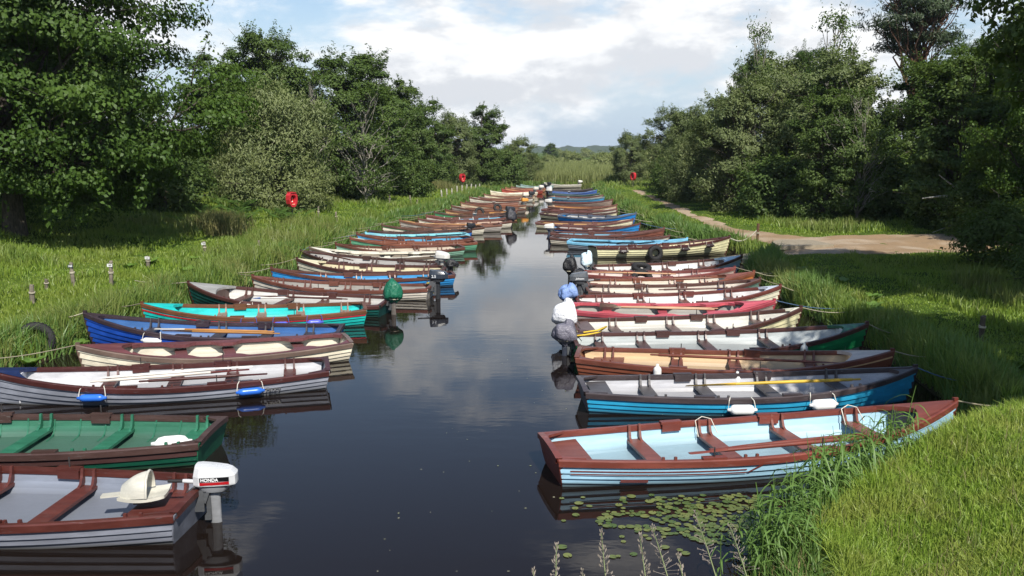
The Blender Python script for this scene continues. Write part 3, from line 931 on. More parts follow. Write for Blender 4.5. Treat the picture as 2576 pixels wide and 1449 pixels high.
def motor(key, cowl, leg, label, yoff=0.0, scale=1.0, turn=0.0, det=2, tiller='#8a8c90', cover=None, bag=(.44, .36, .46), neck=True, seed=1, lift=0.0):
    o = motor_at(key, yoff, scale, turn, lift)
    tag(o, label, 'outboard motor', 'outboard motors on the sterns')
    ml = paint(leg, .4, .45)
    # clamp bracket over the transom
    mb = MB()
    for s in (-1, 1):
        mb.box((-.005, s * .075, -.075), (.10, .035, .24))
        mb.box((.055, s * .075, -.02), (.07, .022, .16), ry=.35)
        mb.tube([(-.075, s * .075, -.14), (-.15, s * .075, -.14)], .009, 6)
        mb.tube([(-.15, s * .115, -.14), (-.15, s * .035, -.14)], .008, 6)
    mb.tube([(.06, -.1, .05), (.06, .1, .05)], .022, 8)
    mb.box((.085, 0, -.12), (.05, .10, .30))
    mb.box((.075, 0, -.28), (.07, .13, .05))
    mb.tube([(.02, .07, .07), (-.05, .11, .10), (-.10, .09, .02), (-.16, .05, -.05)], .008, 6)
    mb.tube([(.0, -.06, .07), (-.06, -.10, .09), (-.14, -.06, .02)], .007, 6)
    mb.build('clamp', paint('#57595c', .4, .4), o)
    # leg, cavitation plate, gearcase, propeller
    mb = MB()
    rows = [sell(.13, .20, .16, .12, 16, 3), sell(.13, .15, .11, .04, 16, 3), sell(.14, .13, .085, -.1, 16, 2.6), sell(.145, .12, .07, -.3, 16, 2.4), sell(.15, .13, .055, -.52, 16, 2.2), sell(.16, .12, .03, -.72, 16, 2)]
    mb.grid(rows, True, flip=True)
    mb.prism([(.06, -.02, -.5), (.12, -.07, -.5), (.33, -.075, -.5), (.36, 0, -.5), (.33, .075, -.5), (.12, .07, -.5), (.06, .02, -.5)], (0, 0, .012))
    lg = mb.build('leg', ml, o, True)
    mb = MB(); mb.lathe([(.001, 0), (.035, .03), (.045, .12), (.04, .22), (.02, .3), (.001, .3)], 10, Matrix.Translation((.05, 0, -.63)) @ Matrix.Rotation(R(90), 4, 'Y'))
    mb.build('gearcase', ml, lg, True)
    mb = MB()
    for k in range(3):
        a = k * 2 * math.pi / 3
        mb.box((.33, .06 * math.cos(a), -.63 + .06 * math.sin(a)), (.012, .05, .10), rx=a + math.pi / 2, rz=.4)
    mb.build('propeller', ml, lg)
    if cover is None:
        kk = .80
        rows = [sell(.16, .36, .22, .095, 20, 5), sell(.165, .46, .275, .105, 20, 5), sell(.165, .46, .285, .12, 20, 5), sell(.165, .46, .285, .21, 20, 5), sell(.165, .455, .281, .218, 20, 5), sell(.15, .39, .235, .292, 20, 5), sell(.145, .375, .222, .300, 20, 5), sell(.14, .2, .1, .305, 20, 4), sell(.14, .08, .05, .306)]
        # forward edge lower than the back, as on most cowls
        rows = [[(x, y, z + .22 * (x - .10) * max(0, z - .21) / .09 * -.6) for x, y, z in r] for r in rows]
        mb = MB(); mb.grid(rows, True, flip=True)
        mb.add(rows[-1], [tuple(range(20))])
        mb.add(rows[0], [tuple(range(20))[::-1]])
        mc = mb.build('cowl', paint(cowl, .28, .2), o, False)
        mb = MB()
        rows = [sell(.15, .26, .19, .02), sell(.15, .33, .22, .055), sell(.155, .36, .235, .09)]
        mb.grid(rows, True, flip=True)
        mb.add(rows[0], [tuple(range(20))[::-1]])
        mb.build('lower_pan', ml, o, True)
    else:
        rg = random.Random(seed)
        a_, b_, c_ = [q * .82 for q in bag]
        rows = []
        nu = 30
        ph = [rg.uniform(0, 6.3) for _ in range(8)]
        for i in range(15):
            v = i / 14
            if v < .28 and neck:
                q = v / .28
                rad = .34 + .66 * (q * q * (3 - 2 * q))
                z = -.12 + .16 * q
            else:
                q = (v - .28) / .72 if neck else v
                z0_ = .04 if neck else 0.0
                aq = q * math.pi / 2
                rad = max(.03, math.cos(aq)) ** .5
                z = z0_ + (c_ - z0_) * math.sin(aq) ** .95
            row = []
            for k in range(nu):
                an = 2 * math.pi * k / nu
                fold = 1 + (.13 * math.sin(5 * an + ph[0] + 2.2 * v) + .08 * math.sin(9 * an + ph[1] - 3 * v) + .05 * math.sin(14 * an + ph[2])) * (1.25 - v) * .8 + .06 * math.sin(7 * v + 2 * an + ph[3])
                ca, sa = math.cos(an), math.sin(an)
                bx_ = (abs(ca) ** 3.4 + abs(sa) ** 3.4) ** (-1 / 3.4)
                bx_ = 1 + (bx_ - 1) * (1 if v > .25 else v * 4)
                crease = .035 * math.sin(23 * an + 9 * v + ph[5]) * math.sin(11 * v + ph[6])
                row.append((.16 + a_ / 2 * rad * (fold + crease) * bx_ * ca, b_ / 2 * rad * (fold + crease) * bx_ * sa, z + .03 * math.sin(2 * an + ph[4]) - .10 * c_ / .46 * ca * max(0, v - .3)))
            rows.append(row)
        mb = MB(); mb.grid(rows, True, flip=True)
        mb.add(rows[-1], [tuple(range(nu))])
        cv = mb.build('cover', fabric(cover), o, True)
        if neck:
            z = .02
            mb = MB(); mb.torus(.13, .012, Matrix.Translation((.16, 0, z - .05)), 18, 6)
            mb.build('cord', paint('#c8c0a8', .7, .4), cv)
        return o
    if det == 2:
        mb = MB()
        mb.tube([(-.02, .03, .10), (-.16, .035, .115), (-.2, .035, .118)], [.028, .024, .022], 8)
        ti = mb.build('tiller', paint(tiller, .35, .3), o, True)
        MB().tube([(-.2, .035, .118), (-.36, .038, .122)], .019, 8).build('grip', rubber(), ti)
    return o

# the white outboard in the foreground, with its stripes and lettering
hm = motor('L1', '#d3d4d6', '#9c9ea2', 'white and silver outboard with black and red stripe on the nearest grey boat', yoff=-.1, scale=.98, turn=10, tiller='#c9cacc', lift=-.05)
for sgn in (1, -1):
    yb = sgn * .1425
    def plate(pts, name, m, off):
        mb = MB()
        a = []
        for x, z in pts:
            w = .1425 * (1 - .16 * max((x - .165) / .225, 0))
            a.append((x, sgn * (w + off), z))
        mb.prism(a, (0, sgn * .0015, 0))
        return mb.build(name, m, hm)
    xs1 = ramp(8, .02, .33)
    plate([(x, .158) for x in xs1] + [(x, .206) for x in xs1[::-1]], 'black_stripe', paint('#141416', .3, .1), .0012)
    plate([(x, .122) for x in xs1] + [(x, .153) for x in xs1[::-1]], 'red_stripe', paint('#a8181f', .3, .1), .0012)
    M = Matrix.Translation((.125 if sgn > 0 else .125, sgn * .1462, .180)) @ Matrix.Rotation(0 if sgn < 0 else math.pi, 4, 'Z') @ Matrix.Rotation(R(90), 4, 'X')
    text_part('HONDA', .050, paint('#f2f2f2', .4, .05), hm, M)
hm2 = motor('R8', '#55595e', '#4a4c50', 'dark grey outboard with white lettering between black bag and blue cover', yoff=.05, scale=1.1, lift=.05)
for sgn in (1, -1):
    M = Matrix.Translation((.15, sgn * .1462, .165)) @ Matrix.Rotation(0 if sgn < 0 else math.pi, 4, 'Z') @ Matrix.Rotation(R(90), 4, 'X')
    text_part('Johnson', .062, paint('#e8e8e8', .4, .05), hm2, M, font_shear=.2)
hm3 = motor('L8', '#2f3742', '#34373c', 'dark slate outboard on the off white boat, left row', scale=1.12, turn=8, lift=.07, tiller='#2a2c30')
for sgn in (1, -1):
    M = Matrix.Translation((.06, sgn * .1462, .165)) @ Matrix.Rotation(0 if sgn < 0 else math.pi, 4, 'Z') @ Matrix.Rotation(R(90), 4, 'X')
    text_part('2.5', .09, paint('#d8dce0', .4, .05), hm3, M)
motor('L7', '#222', '#77706a', 'outboard under a dark green plastic cover tied at the neck', cover='#1c6a50', bag=(.50, .46, .50), seed=3, lift=.06)
motor('L10', '#222', '#2c2c2e', 'low outboard under a black sheet beside the bright blue boat', cover='#232325', bag=(.50, .40, .26), seed=5, neck=False)
motor('L11', '#e4e2dc', '#c9c7c0', 'white outboard on the greyish boat in left row', scale=1.05, turn=-10, lift=.05)
motor('L17', '#2a2c30', '#2a2c30', 'small dark outboard behind the pale turquoise boat', scale=.9)
motor('L20', '#222', '#3a3a3e', 'outboard under a lumpy charcoal cover at the far left row', cover='#3b3b41', bag=(.62, .56, .62), seed=8, scale=1.0)
motor('L21', '#34363a', '#3c3e42', 'tall black uncovered outboard beside the charcoal covered one', scale=1.2, lift=.15)
motor('R4', '#222', '#3a3f4c', 'outboard under a dark grey cloth cover on the green boat', cover='#6c6a76', bag=(.54, .46, .36), seed=4, scale=1.05)
motor('R5', '#222', '#c8a860', 'outboard under a bulky white cloth cover', cover='#e4e5ea', bag=(.60, .52, .50), seed=6, scale=1.05, lift=.04)
motor('R7', '#222', '#2c2c30', 'outboard under a blue cloth cover', cover='#7c97cc', bag=(.54, .46, .36), seed=7, scale=1.05)
motor('R10', '#222', '#2a2a2c', 'outboard wrapped in a black plastic bag, upper of two', cover='#1c1c1f', bag=(.46, .42, .46), seed=9, scale=1.05, lift=.02)
motor('R9', '#222', '#2a2a2c', 'outboard wrapped in a black plastic bag, lower of two', cover='#202022', bag=(.54, .44, .36), seed=10, scale=1.0)
motor('R11', '#222', '#b8c4cc', 'outboard under a white and pale blue sheet by the slipway boat', cover='#cfe4ee', bag=(.46, .40, .48), seed=11, lift=.05)
motor('R15', '#e6e4de', '#54586a', 'small white outboard on the brown boat in right row', scale=1.0, lift=.04)
for k, c, lb in (('L25', '#e2a04c', 'orange yellow outboard far down the left row'), ('L27', '#e9dfd0', 'cream outboard far down left row, beyond the orange yellow one'),
                 ('L28', '#3a3c40', 'dark outboard far down left row'), ('L30', '#dcd4c8', 'pale outboard on the long cream boat at far left'), ('L31', '#e8e4dc', 'white outboard on the reddish far boat'),
                 ('L32', '#33363c', 'black outboard on the pale orange far boat'), ('L34', '#2c2f36', 'black outboard near the very end of left row'), ('R21', '#e8e4de', 'white outboard on the orange inside boat in right row'),
                 ('R25', '#eae6e0', 'white outboard near the far end of right row'), ('R26', '#e0e0e4', 'pale outboard on the violet blue far boat'), ('R27', '#26282c', 'black outboard at the very end of right row'), ('F1', '#e8e6de', 'white outboard on the lone far boat')):
    motor(k, c, '#9a968c' if c[1] > '8' else '#3a3c40', lb, scale=1.1, det=1, lift=.08)

# ------------------------------------------------------------------ fenders
def fender(key, t, hexc, label, length=.38, r=.06, vertical=False, drop=.13, near=True, tone='#d8d4c8', grp='fenders hung over the boats'):
    root, h, n = BOATS[key]
    v = side_pt(key, t, drop, r + .02, near)
    p = to_world(key, v)
    s = n if near else -n
    ang = math.atan2(s * (h.b(t + .03) - h.b(t - .03)), .06 * h.L)
    rot = (root.rotation_euler.to_matrix().to_4x4()) @ Matrix.Rotation(ang, 4, 'Z')
    o = empty('fender', p)
    o.rotation_euler = rot.to_euler()
    tag(o, label, 'fender', grp)
    l = length / 2
    prof = [(.001, -l - .045), (.022, -l - .045), (.026, -l - .01), (.035, -l), (r * .72, -l + .014), (r * .93, -l + .035), (r, -l + .065), (r, -l + .09)]
    prof += [(r * 1.0, 0)] + [(a, -b) for a, b in prof[::-1]]
    M = Matrix.Rotation(R(90), 4, 'Y') if not vertical else Matrix.Identity(4)
    MB().lathe(prof, 16, M).build('body', paint(hexc, .32, .18), o, True)
    top = drop + .03
    y_in = -s * (r + .05)
    if vertical:
        pts = [(0, 0, l + .03), (0, y_in * .3, top), (.01, y_in, top - .01)]
        MB().tube(pts, .008, 5).build('rope', paint(tone, .8, .3), o)
    else:
        for q in (-1, 1):
            MB().tube([(q * (l + .03), 0, 0), (q * (l + .01), y_in * .35, top * .8), (q * (l - .02), y_in * .8, top + .005), (q * (l - .03), y_in * 1.4, top - .02)], .007, 5).build('rope', paint(tone, .8, .3), o)
    return o
fender('L3', .675, '#2f6fd6', 'blue fender amidships on the grey boat with navy bow deck', .36)
fender('L3', .235, '#2f6fd6', 'blue fender near the lettering at the stern of the grey navy decked boat', .36)
fender('L2', .72, '#f0efec', 'white fender tied with cord on the dark green boat', .32, drop=.10)
fender('L5', .70, '#ecebe8', 'white fender on the royal blue boat', .34)
for t, lb in ((.53, 'violet fender nearest the bow of the turquoise boat'), (.39, 'middle violet fender of three on the turquoise boat'), (.24, 'violet fender nearest the stern of the turquoise boat')):
    fender('L6', t, '#5564c8', lb, .30, .065, tone='#4a58b0')
fender('L7', .62, '#e8e4da', 'white fender on the near side of the dark teal boat', .34, drop=.06)
fender('L11', .73, '#2f66c8', 'small blue fender on the greyish boat in left row', .30, .07)
fender('R2', .43, '#f2f2f0', 'white fender nearer the stern of the bright blue boat', .36, .08)
fender('R2', .665, '#f2f2f0', 'white fender nearer the bow of the bright blue boat', .38, .085)
fender('R3', .265, '#eceae6', 'upright white fender nearer the stern of the varnished brown boat', .34, .07, True, .12, tone='#e8e4da')
fender('R3', .51, '#eceae6', 'upright white fender amidships on the varnished brown boat', .34, .07, True, .18, tone='#e8e4da')
fender('R4', .735, '#c9ccc8', 'upright greyish white fender on the green boat', .36, .07, True, .17, tone='#e8e4da')
for t, lb in ((.17, 'dark fender nearest the stern of the chained cream boat'), (.60, 'dark fender amidships on the chained cream boat'), (.80, 'dark fender nearest the bow of the chained cream boat')):
    fender('R12', t, '#3a3030', lb, .30, .07)
# white fender lying inside the green boat's stern
fi = empty('fender', to_world('L2', (.42, BOATS['L2'][2] * .34, .30)))
fi.rotation_euler = (boat_rot('L2') @ Matrix.Rotation(R(14), 4, 'Z')).to_euler()
tag(fi, 'white fender lying inside the stern of the dark green boat', 'fender', 'fenders hung over the boats')
MB().lathe([(.001, -.25), (.025, -.25), (.03, -.2), (.075, -.16), (.09, -.09), (.09, .09), (.075, .16), (.03, .2), (.025, .25), (.001, .25)], 16, Matrix.Rotation(R(90), 4, 'Y')).build('body', paint('#f0efec', .32, .18), fi, True)

# ------------------------------------------------------------------ oars
def oar(key, a, b, label, shaft, blade, width=.13, bl=.62, roll=0.0, name='oar'):
    A, B = to_world(key, a), to_world(key, b)
    d = (B - A)
    L = d.length
    q = d.to_track_quat('X', 'Z')
    o = empty(name, A)
    o.rotation_euler = (q.to_matrix().to_4x4() @ Matrix.Rotation(R(roll), 4, 'X')).to_euler()
    tag(o, label, 'oar', 'oars laid in the boats')
    MB().tube([(0, 0, 0), (.02, 0, 0), (.13, 0, 0), (.16, 0, 0), (L * .5, 0, 0), (L - bl, 0, 0)], [.012, .017, .016, .025, .027, .022], 8).build('shaft', paint(shaft, .45, .4), o, True)
    rows = []
    for t, w in ((0, .024), (.12, .03), (.35, width * .38), (.7, width * .5), (.95, width * .5), (1, width * .42)):
        x = L - bl + bl * t
        th = .018 * (1 - t) + .006
        rows.append([(x, -w, 0), (x, 0, th), (x, w, 0), (x, 0, -th)])
    mb = MB(); mb.grid(rows, True); mb.add(rows[-1], [(0, 1, 2, 3)])
    mb.build('blade', paint(blade, .42, .35), o)
    return o
# +n is the camera side
n3 = BOATS['L3'][2]
oar('L3', (3.6, n3 * .10, .36), (1.25, n3 * -.05, .37), 'white oar on top of the thwarts of the grey navy decked boat', '#e4e0d8', '#e8e4de')
oar('L3', (3.75, n3 * .28, .355), (1.30, n3 * .12, .36), 'maroon bladed oar beside the white one in the grey boat', '#d8cfc4', '#5c2620')
oar('L3', (3.0, n3 * .42, .35), (1.0, n3 * .44, .35), 'dark brown oar nearest the camera side in the grey boat', '#4a241f', '#4a241f', bl=.5)
n5 = BOATS['L5'][2]
oar('L5', (1.3, n5 * .28, .36), (3.75, n5 * .05, .36), 'orange wooden oar with worn pale blade in the royal blue boat', '#b9813f', '#c9c4ba')
oar('L5', (1.15, n5 * .46, .36), (3.55, n5 * .22, .36), 'dark tipped wooden oar in the royal blue boat', '#a8743c', '#4a3a34')
n7 = BOATS['L7'][2]
oar('L7', (1.0, n7 * .10, .36), (3.5, n7 * .22, .37), 'dark brown oar across the thwarts of the dark teal boat', '#4d2c26', '#4d2c26', .09)
oar('L7', (1.6, n7 * -.12, .35), (3.4, n7 * .42, .35), 'pale pole with a blue end in the dark teal boat', '#d8d4cc', '#2f62a8', .04, .2)
oar('L11', (3.0, BOATS['L11'][2] * .4, .36), (4.9, BOATS['L11'][2] * -.1, .5), 'brown oar slanting across the bow of the greyish boat', '#5c3c30', '#5c3c30', .10)
oar('L12', (1.2, BOATS['L12'][2] * .2, .36), (3.4, BOATS['L12'][2] * .15, .36), 'pale oar lying in the all cream boat', '#d8ceb8', '#d8ceb8', .10)
nr = BOATS['R1'][2]
oar('R1', (4.3, nr * .50, .40), (1.60, nr * .62, .385), 'maroon oar along the near rail of the light blue boat', '#7b3e32', '#7b3e32', .09, .5)
oar('R1', (4.1, nr * .40, .40), (1.9, nr * .54, .385), 'second maroon oar tucked beside the first in the light blue boat', '#74382d', '#74382d', .09, .5)
oar('R2', (4.5, nr * .02, .40), (1.62, nr * .22, .37), 'bright yellow oar in the boat with black rails', '#dcb43c', '#e2bb44', .14, .8, roll=25)
oar('R3', (1.3, nr * .02, .38), (4.6, nr * .18, .40), 'reddish brown oar across the peach inside boat', '#743d2c', '#743d2c', .10, .7)
oar('R6', (3.3, nr * .15, .38), (.65, nr * .12, .40), 'tan oar with broad blade on the red decked boat', '#c49a76', '#b8ab95', .26, .5, roll=50)
oar('R6', (3.4, nr * .05, .38), (1.1, nr * .0, .38), 'thin tan oar beside the broad bladed one on the red boat', '#b88a66', '#c0a888', .10)
oar('R8', (1.9, nr * .25, .36), (4.0, nr * .3, .42), 'dark oar along the inside of the grey motored boat', '#5a3a30', '#5a3a30', .09)
oar('R9', (2.0, nr * .2, .37), (4.2, nr * .1, .42), 'brown oar resting in the orange varnished boat', '#7a4a34', '#7a4a34', .09)
oar('R10', (3.0, nr * .3, .37), (.5, nr * .25, .37), 'pale brown oar in the pinkish boat', '#c89a70', '#c89a70', .12)
oar('R15', (1.0, nr * .2, .36), (3.6, nr * .0, .44), 'dark brown oar in the light blue inside boat, right row', '#6a463c', '#6a463c', .24, .6)
oar('L19', (1.0, BOATS['L19'][2] * .2, .36), (3.9, BOATS['L19'][2] * .1, .46), 'orange wooden oar in the grey boat with varnished foredeck', '#c08a50', '#d8a868', .14)
oar('R17', (.4, nr * .2, .36), (3.0, nr * .1, .38), 'dark oar in the orange inside boat, right row', '#5c3a30', '#8a6a54', .12)

# boat name on the grey boat
root3, h3, nn3 = BOATS['L3']
tt = .20
vv = h3.P(tt, .23 * math.pi / 2, .034, nn3)
M = Matrix.Translation(vv) @ Matrix.Rotation(math.atan2(nn3 * (h3.b(.25) - h3.b(.15)), .1 * h3.L) + math.pi, 4, 'Z') @ Matrix.Rotation(R(90 - 22), 4, 'X')
text_part("Angler's Fancy", .105, paint('#17181c', .4, .1), root3, M, depth=.004, font_shear=.15)
# yellow plate on the bright blue boat, red plate on light blue boat
for key, t, c, w in (('L9', .13, '#d8c43c', .34), ('R1', .155, '#9a5a58', .34)):
    rt, h, n = BOATS[key]
    v0 = [h.P(t + d / h.L, .2 * math.pi / 2 if key == 'L9' else .32 * math.pi / 2, .026, n) for d in (-w / 2, w / 2)]
    v1 = [h.P(t + d / h.L, .26 * math.pi / 2 if key == 'L9' else .375 * math.pi / 2, .030, n) for d in (-w / 2, w / 2)]
    MB().add([v0[0], v0[1], v1[1], v1[0]], [(0, 1, 2, 3)]).build('name_plate', paint(c, .5, .6), rt)
# fine maroon lines painted along the light blue boat
rt, h, n = BOATS['R1']
for q in (.165, .222):
    rows = [[h.P(t, q * math.pi / 2, .024, n) for t in ramp(20, .02, .40)], [h.P(t, (q + .018) * math.pi / 2, .026, n) for t in ramp(20, .02, .40)]]
    MB().grid(rows, flip=n < 0).build('coach_line', paint('#7b382c', .4, .2), rt)
rows = [[h.P(.40 + .03 * (1 - s), (.10 + .13 * s) * math.pi / 2, .026, n) for s in ramp(5)], [h.P(.408 + .03 * (1 - s), (.10 + .13 * s) * math.pi / 2, .026, n) for s in ramp(5)]]
MB().grid(rows).build('coach_line', paint('#7b382c', .4, .2), rt)

# ------------------------------------------------------------------ swivel seat in the near grey boat
def build_seat():
    p = to_world('L1', (.62, -.10, .27))
    o = empty('boat_seat', p, (0, 0, R(8)), 0.92)
    tag(o, 'white folding bucket seat on the stern thwart of the nearest grey boat', 'seat')
    m = paint('#d2cfc2', .4, .4)
    # pan: shallow dished plate with a lip toward the bow
    rows = []
    for i in range(9):
        u = -1 + 2 * i / 8
        row = []
        for j in range(9):
            v = -1 + 2 * j / 8
            row.append((u * .26, v * .22 * (1 - .12 * u * u), .03 + .05 * (u * u * .6 + v * v * .5)))
        rows.append(row)
    mb = MB(); mb.grid(rows, flip=True)
    low = [[(x, y, z - .035) for x, y, z in r] for r in rows]
    mb.grid(low)
    edge = rows[0] + [r[-1] for r in rows[1:]] + rows[-1][::-1][1:] + [r[0] for r in rows[::-1][1:]]
    mb.grid([edge, [(x, y, z - .035) for x, y, z in edge]])
    mb.build('seat_pan', m, o, True)
    # back shell, folded forward and standing up as a hood
    rows = []
    for i in range(11):
        a = math.pi * i / 10
        row = []
        for j in range(8):
            d = j / 7
            rx, rz = .20 * (1 - .45 * d * d), .26 * (1 - .5 * d * d)
            row.append((.06 - .30 * d, -.02 + rx * math.cos(a), .07 + rz * math.sin(a) - .02 * d))
        rows.append(row)
    mb = MB(); mb.grid(rows)
    mb.grid([[(x * .96 + .004, y * .93, z * .94) for x, y, z in r] for r in rows], flip=True)
    mb.build('back_shell', m, o, True)
    mb = MB(); mb.tube([(.065, -.02 + .20 * math.cos(math.pi * i / 12), .07 + .26 * math.sin(math.pi * i / 12)) for i in range(13)], .016, 8)
    mb.build('rim', m, o, True)
    MB().box((0, 0, -.02), (.22, .2, .05)).build('base_plate', paint('#4a4a4c', .5, .4), o)
    MB().box((-.36, -.02, .06), (.24, .10, .025), ry=-.06).build('flap', m, o)
build_seat()

# ------------------------------------------------------------------ tyres
def tyre(loc, rot, label, R_=.27, r=.085):
    o = empty('tyre', loc, rot)
    tag(o, label, 'tyre', 'old tyres used as fenders')
    prof = []
    for j in range(14):
        b = math.pi * (.12 + 1.76 * j / 13)
        prof.append((R_ - r * math.cos(b + 0) * -1 * -1, r * 1.1 * math.sin(b)))
    rows = []
    for i in range(33):
        a = 2 * math.pi * i / 32
        row = []
        for j in range(16):
            b = 2 * math.pi * j / 16
            cc = math.copysign(abs(math.cos(b)) ** .6, math.cos(b))
            ss = math.copysign(abs(math.sin(b)) ** .6, math.sin(b))
            row.append(((R_ + r * cc) * math.cos(a), (R_ + r * cc) * math.sin(a), r * ss))
        rows.append(row)
    MB().grid(rows, True).build('carcass', rubber(), o, True)
    mb = MB()
    for i in range(32):
        a = 2 * math.pi * (i + .5) / 32
        mb.box(((R_ + r + .003) * math.cos(a), (R_ + r + .003) * math.sin(a), 0), (.012, .03, r * 1.5), rz=a)
    mb.build('tread', rubber(), o)
    return o
tyre((-9.25, 16.85, .36), (R(80), R(8), R(25)), 'old black tyre half sunk in grass on left bank', .27, .08)
p = to_world('R12', side_pt('R12', .385, .20, .09))
tyre(p, (R(86), 0, R(12)), 'black tyre hung on the side of the chained cream boat', .21, .075)
p = to_world('L23', (2.6, BOATS['L23'][2] * .35, .40)); tyre(p, (R(70), 0, R(20)), 'tyre standing in the orange brown boat, far left row', .22, .07)
p = to_world('R11', (1.75, nr * -.2, .24)); tyre(p, (R(18), R(5), 0), 'tyre lying in the white inside boat with pale blue bow', .24, .08)
p = to_world('R10', (2.0, nr * .35, .22)); tyre(p, (R(35), R(5), R(-5)), 'tyre propped inside the pinkish boat', .24, .08)
p = to_world('L24', (1.8, 0, .38)); tyre(p, (R(65), 0, R(20)), 'tyre in the dark hulled boat, far left row', .2, .07)

# ------------------------------------------------------------------ life rings in red housings
def lifebuoy_station(x, y, rz, sc, label):
    z0 = gz(x, y)
    o = empty('lifebuoy_station', (x, y, z0), (0, 0, rz), sc)
    tag(o, label, 'lifebuoy station', 'red lifebuoy stations on the banks')
    red = paint('#c8303a', .4, .25)
    MB().tube([(0, 0, -.3), (0, 0, 1.0)], .045, 8).build('post', paint('#4a443c', .7, .5), o)
    ol = [(-.16, 0), (.16, 0), (.34, .22), (.40, .50), (.38, .78), (.20, .98), (-.20, .98), (-.38, .78), (-.40, .50), (-.34, .22)]
    D = .34
    zb = .9
    mb = MB()
    front = [(D / 2, a, zb + b) for a, b in ol]
    back = [(-D / 2, a * .95, zb + b) for a, b in ol]
    mb.grid([back, front], True)
    mb.add(back, [tuple(range(len(ol)))])
    inn = [(D / 2, a * .66, zb + .47 + (b - .49) * .66) for a, b in ol]
    mb.grid([front, inn], True)
    deep = [(-D / 2 + .04, a * .64, zb + .47 + (b - .49) * .64) for a, b in ol]
    mb.grid([inn, deep], True)
    mb.add(deep, [tuple(range(len(ol)))[::-1]])
    hs = mb.build('housing', red, o)
    mb = MB(); mb.prism([(-D / 2 - .03, -.24, zb + .985), (-D / 2 - .03, .24, zb + .985), (D / 2 + .05, .24, zb + .955), (D / 2 + .05, -.24, zb + .955)], (0, 0, .025))
    mb.build('roof', red, hs)
    ring = MB(); ring.torus(.17, .045, Matrix.Translation((-.07, 0, zb + .46)) @ Matrix.Rotation(R(90), 4, 'Y'), 28, 10)
    rg = ring.build('life_ring', paint('#d84a3a', .4, .2), o, True)
    for a in (45, 135, 225, 315):
        mb = MB(); mb.tube([(-.07, .17 * math.cos(R(a + d)), zb + .46 + .17 * math.sin(R(a + d))) for d in (-11, -4, 4, 11)], .048, 10)
        mb.build('white_band', paint('#ece8de', .5, .2), rg, True)
    mb = MB()
    for k in range(9):
        mb.tube([(.12, -.2 + .05 * k, zb + .14 + .02 * (k % 3)), (.13, -.16 + .05 * k, zb + .19), (.12, -.13 + .05 * k, zb + .13)], .014, 6)
    mb.build('rope', paint('#e6dcae', .8, .3), o)
    return o
lifebuoy_station(-10.4, 42.0, R(-30), .70, 'red lifebuoy station on the left bank below the willow bush')
lifebuoy_station(-4.4, 79.0, R(-40), .72, 'small distant red lifebuoy station on left bank under trees')
lifebuoy_station(11.4, 84.0, R(215), .72, 'distant red lifebuoy station on right bank beside the path')

# ------------------------------------------------------------------ mooring posts on the banks
def post(x, y, hgt, r, lean, label, num=None, tagc='#e6e6e2', wood='#8a8070', group='mooring posts on the banks'):
    z0 = gz(x, y)
    o = empty('mooring_post', (x, y, z0), (R(lean), R(lean * .6), R(x * 37 % 60)))
    tag(o, label, 'post', group)
    rg = random.Random(int(x * 100))
    n = 8
    rows = []
    for q, z in enumerate((-.25, .0, hgt * .5, hgt * .85, hgt)):
        rows.append([(r * (1 + rg.uniform(-.15, .15)) * math.cos(2 * math.pi * k / n), r * (1 + rg.uniform(-.15, .15)) * math.sin(2 * math.pi * k / n), z + (rg.uniform(-.03, .02) if q == 4 else 0)) for k in range(n)])
    mb = MB(); mb.grid(rows, True, flip=True); mb.add(rows[-1], [tuple(range(n))])
    mb.build('stake', paint(wood, .85, .6), o)
    mb = MB(); mb.torus(r * 1.15, .012, Matrix.Translation((0, 0, hgt * .55)), 12, 6); mb.torus(r * 1.15, .012, Matrix.Translation((0, 0, hgt * .60)) @ Matrix.Rotation(.2, 4, 'X'), 12, 6)
    mb.build('rope_loop', paint('#b8b09a', .8, .4), o)
    if num:
        inv = Matrix.Rotation(-o.rotation_euler.z, 4, 'Z')
        M = inv @ Matrix.Translation((0, -r * 1.25, hgt * .86)) @ Matrix.Rotation(R(90), 4, 'X')
        a = [M @ Vector(v) for v in ((-.065, -.038, -.004), (.065, -.038, -.004), (.065, .038, -.004), (-.065, .038, -.004))]
        tg = MB().prism(a, (M.to_3x3() @ Vector((0, 0, .008)))).build('number_tag', paint('#3c4644' if num == '165' else tagc, .5, .3), o)
        text_part(num, .066, paint('#f0f0ee' if num == '165' else '#26302c', .5, .1), tg, M @ Matrix.Translation((0, 0, .005)), depth=.001)
    return o
PL = [(-11.0, 18.6, .36, .045, 5, 'whitish post at left edge of frame on left bank', None), (-10.7, 19.5, .40, .05, 4, 'short weathered post on left bank nearest the tyre', None), (-11.1, 20.9, .26, .04, 8, 'low reddish stump behind the short weathered post', None),
      (-10.8, 21.6, .58, .045, -4, 'grey post with dark tag numbered 165', '165'), (-10.1, 22.1, .66, .05, 2, 'tall weathered post with white tag numbered 160', '160'), (-10.3, 24.9, .32, .05, 3, 'short post with white top right of post 160', '161'),
      (-9.9, 28.5, .45, .05, -5, 'post at the edge of the tree shadow, left bank', '158'), (-8.8, 30.6, .36, .04, 6, 'small post in long grass above the cream decked boat', None), (-8.7, 32.2, .36, .04, -6, 'small tilted post beyond the one in long grass', None),
      (-9.6, 44.0, .60, .045, 3, 'pale post between lifebuoy station and water', None), (-8.5, 43.0, .55, .05, -3, 'pale post close to the bank near the lifebuoy station', None),
      (-7.6, 55.2, .62, .05, 2, 'pale post in the shade edge further along left bank', None), (-6.6, 58.0, .62, .05, -4, 'pale post second beyond the shade edge', None), (-6.1, 57.0, .5, .05, 7, 'dark leaning post by the shade edge', None)]
for a in PL: post(*a)
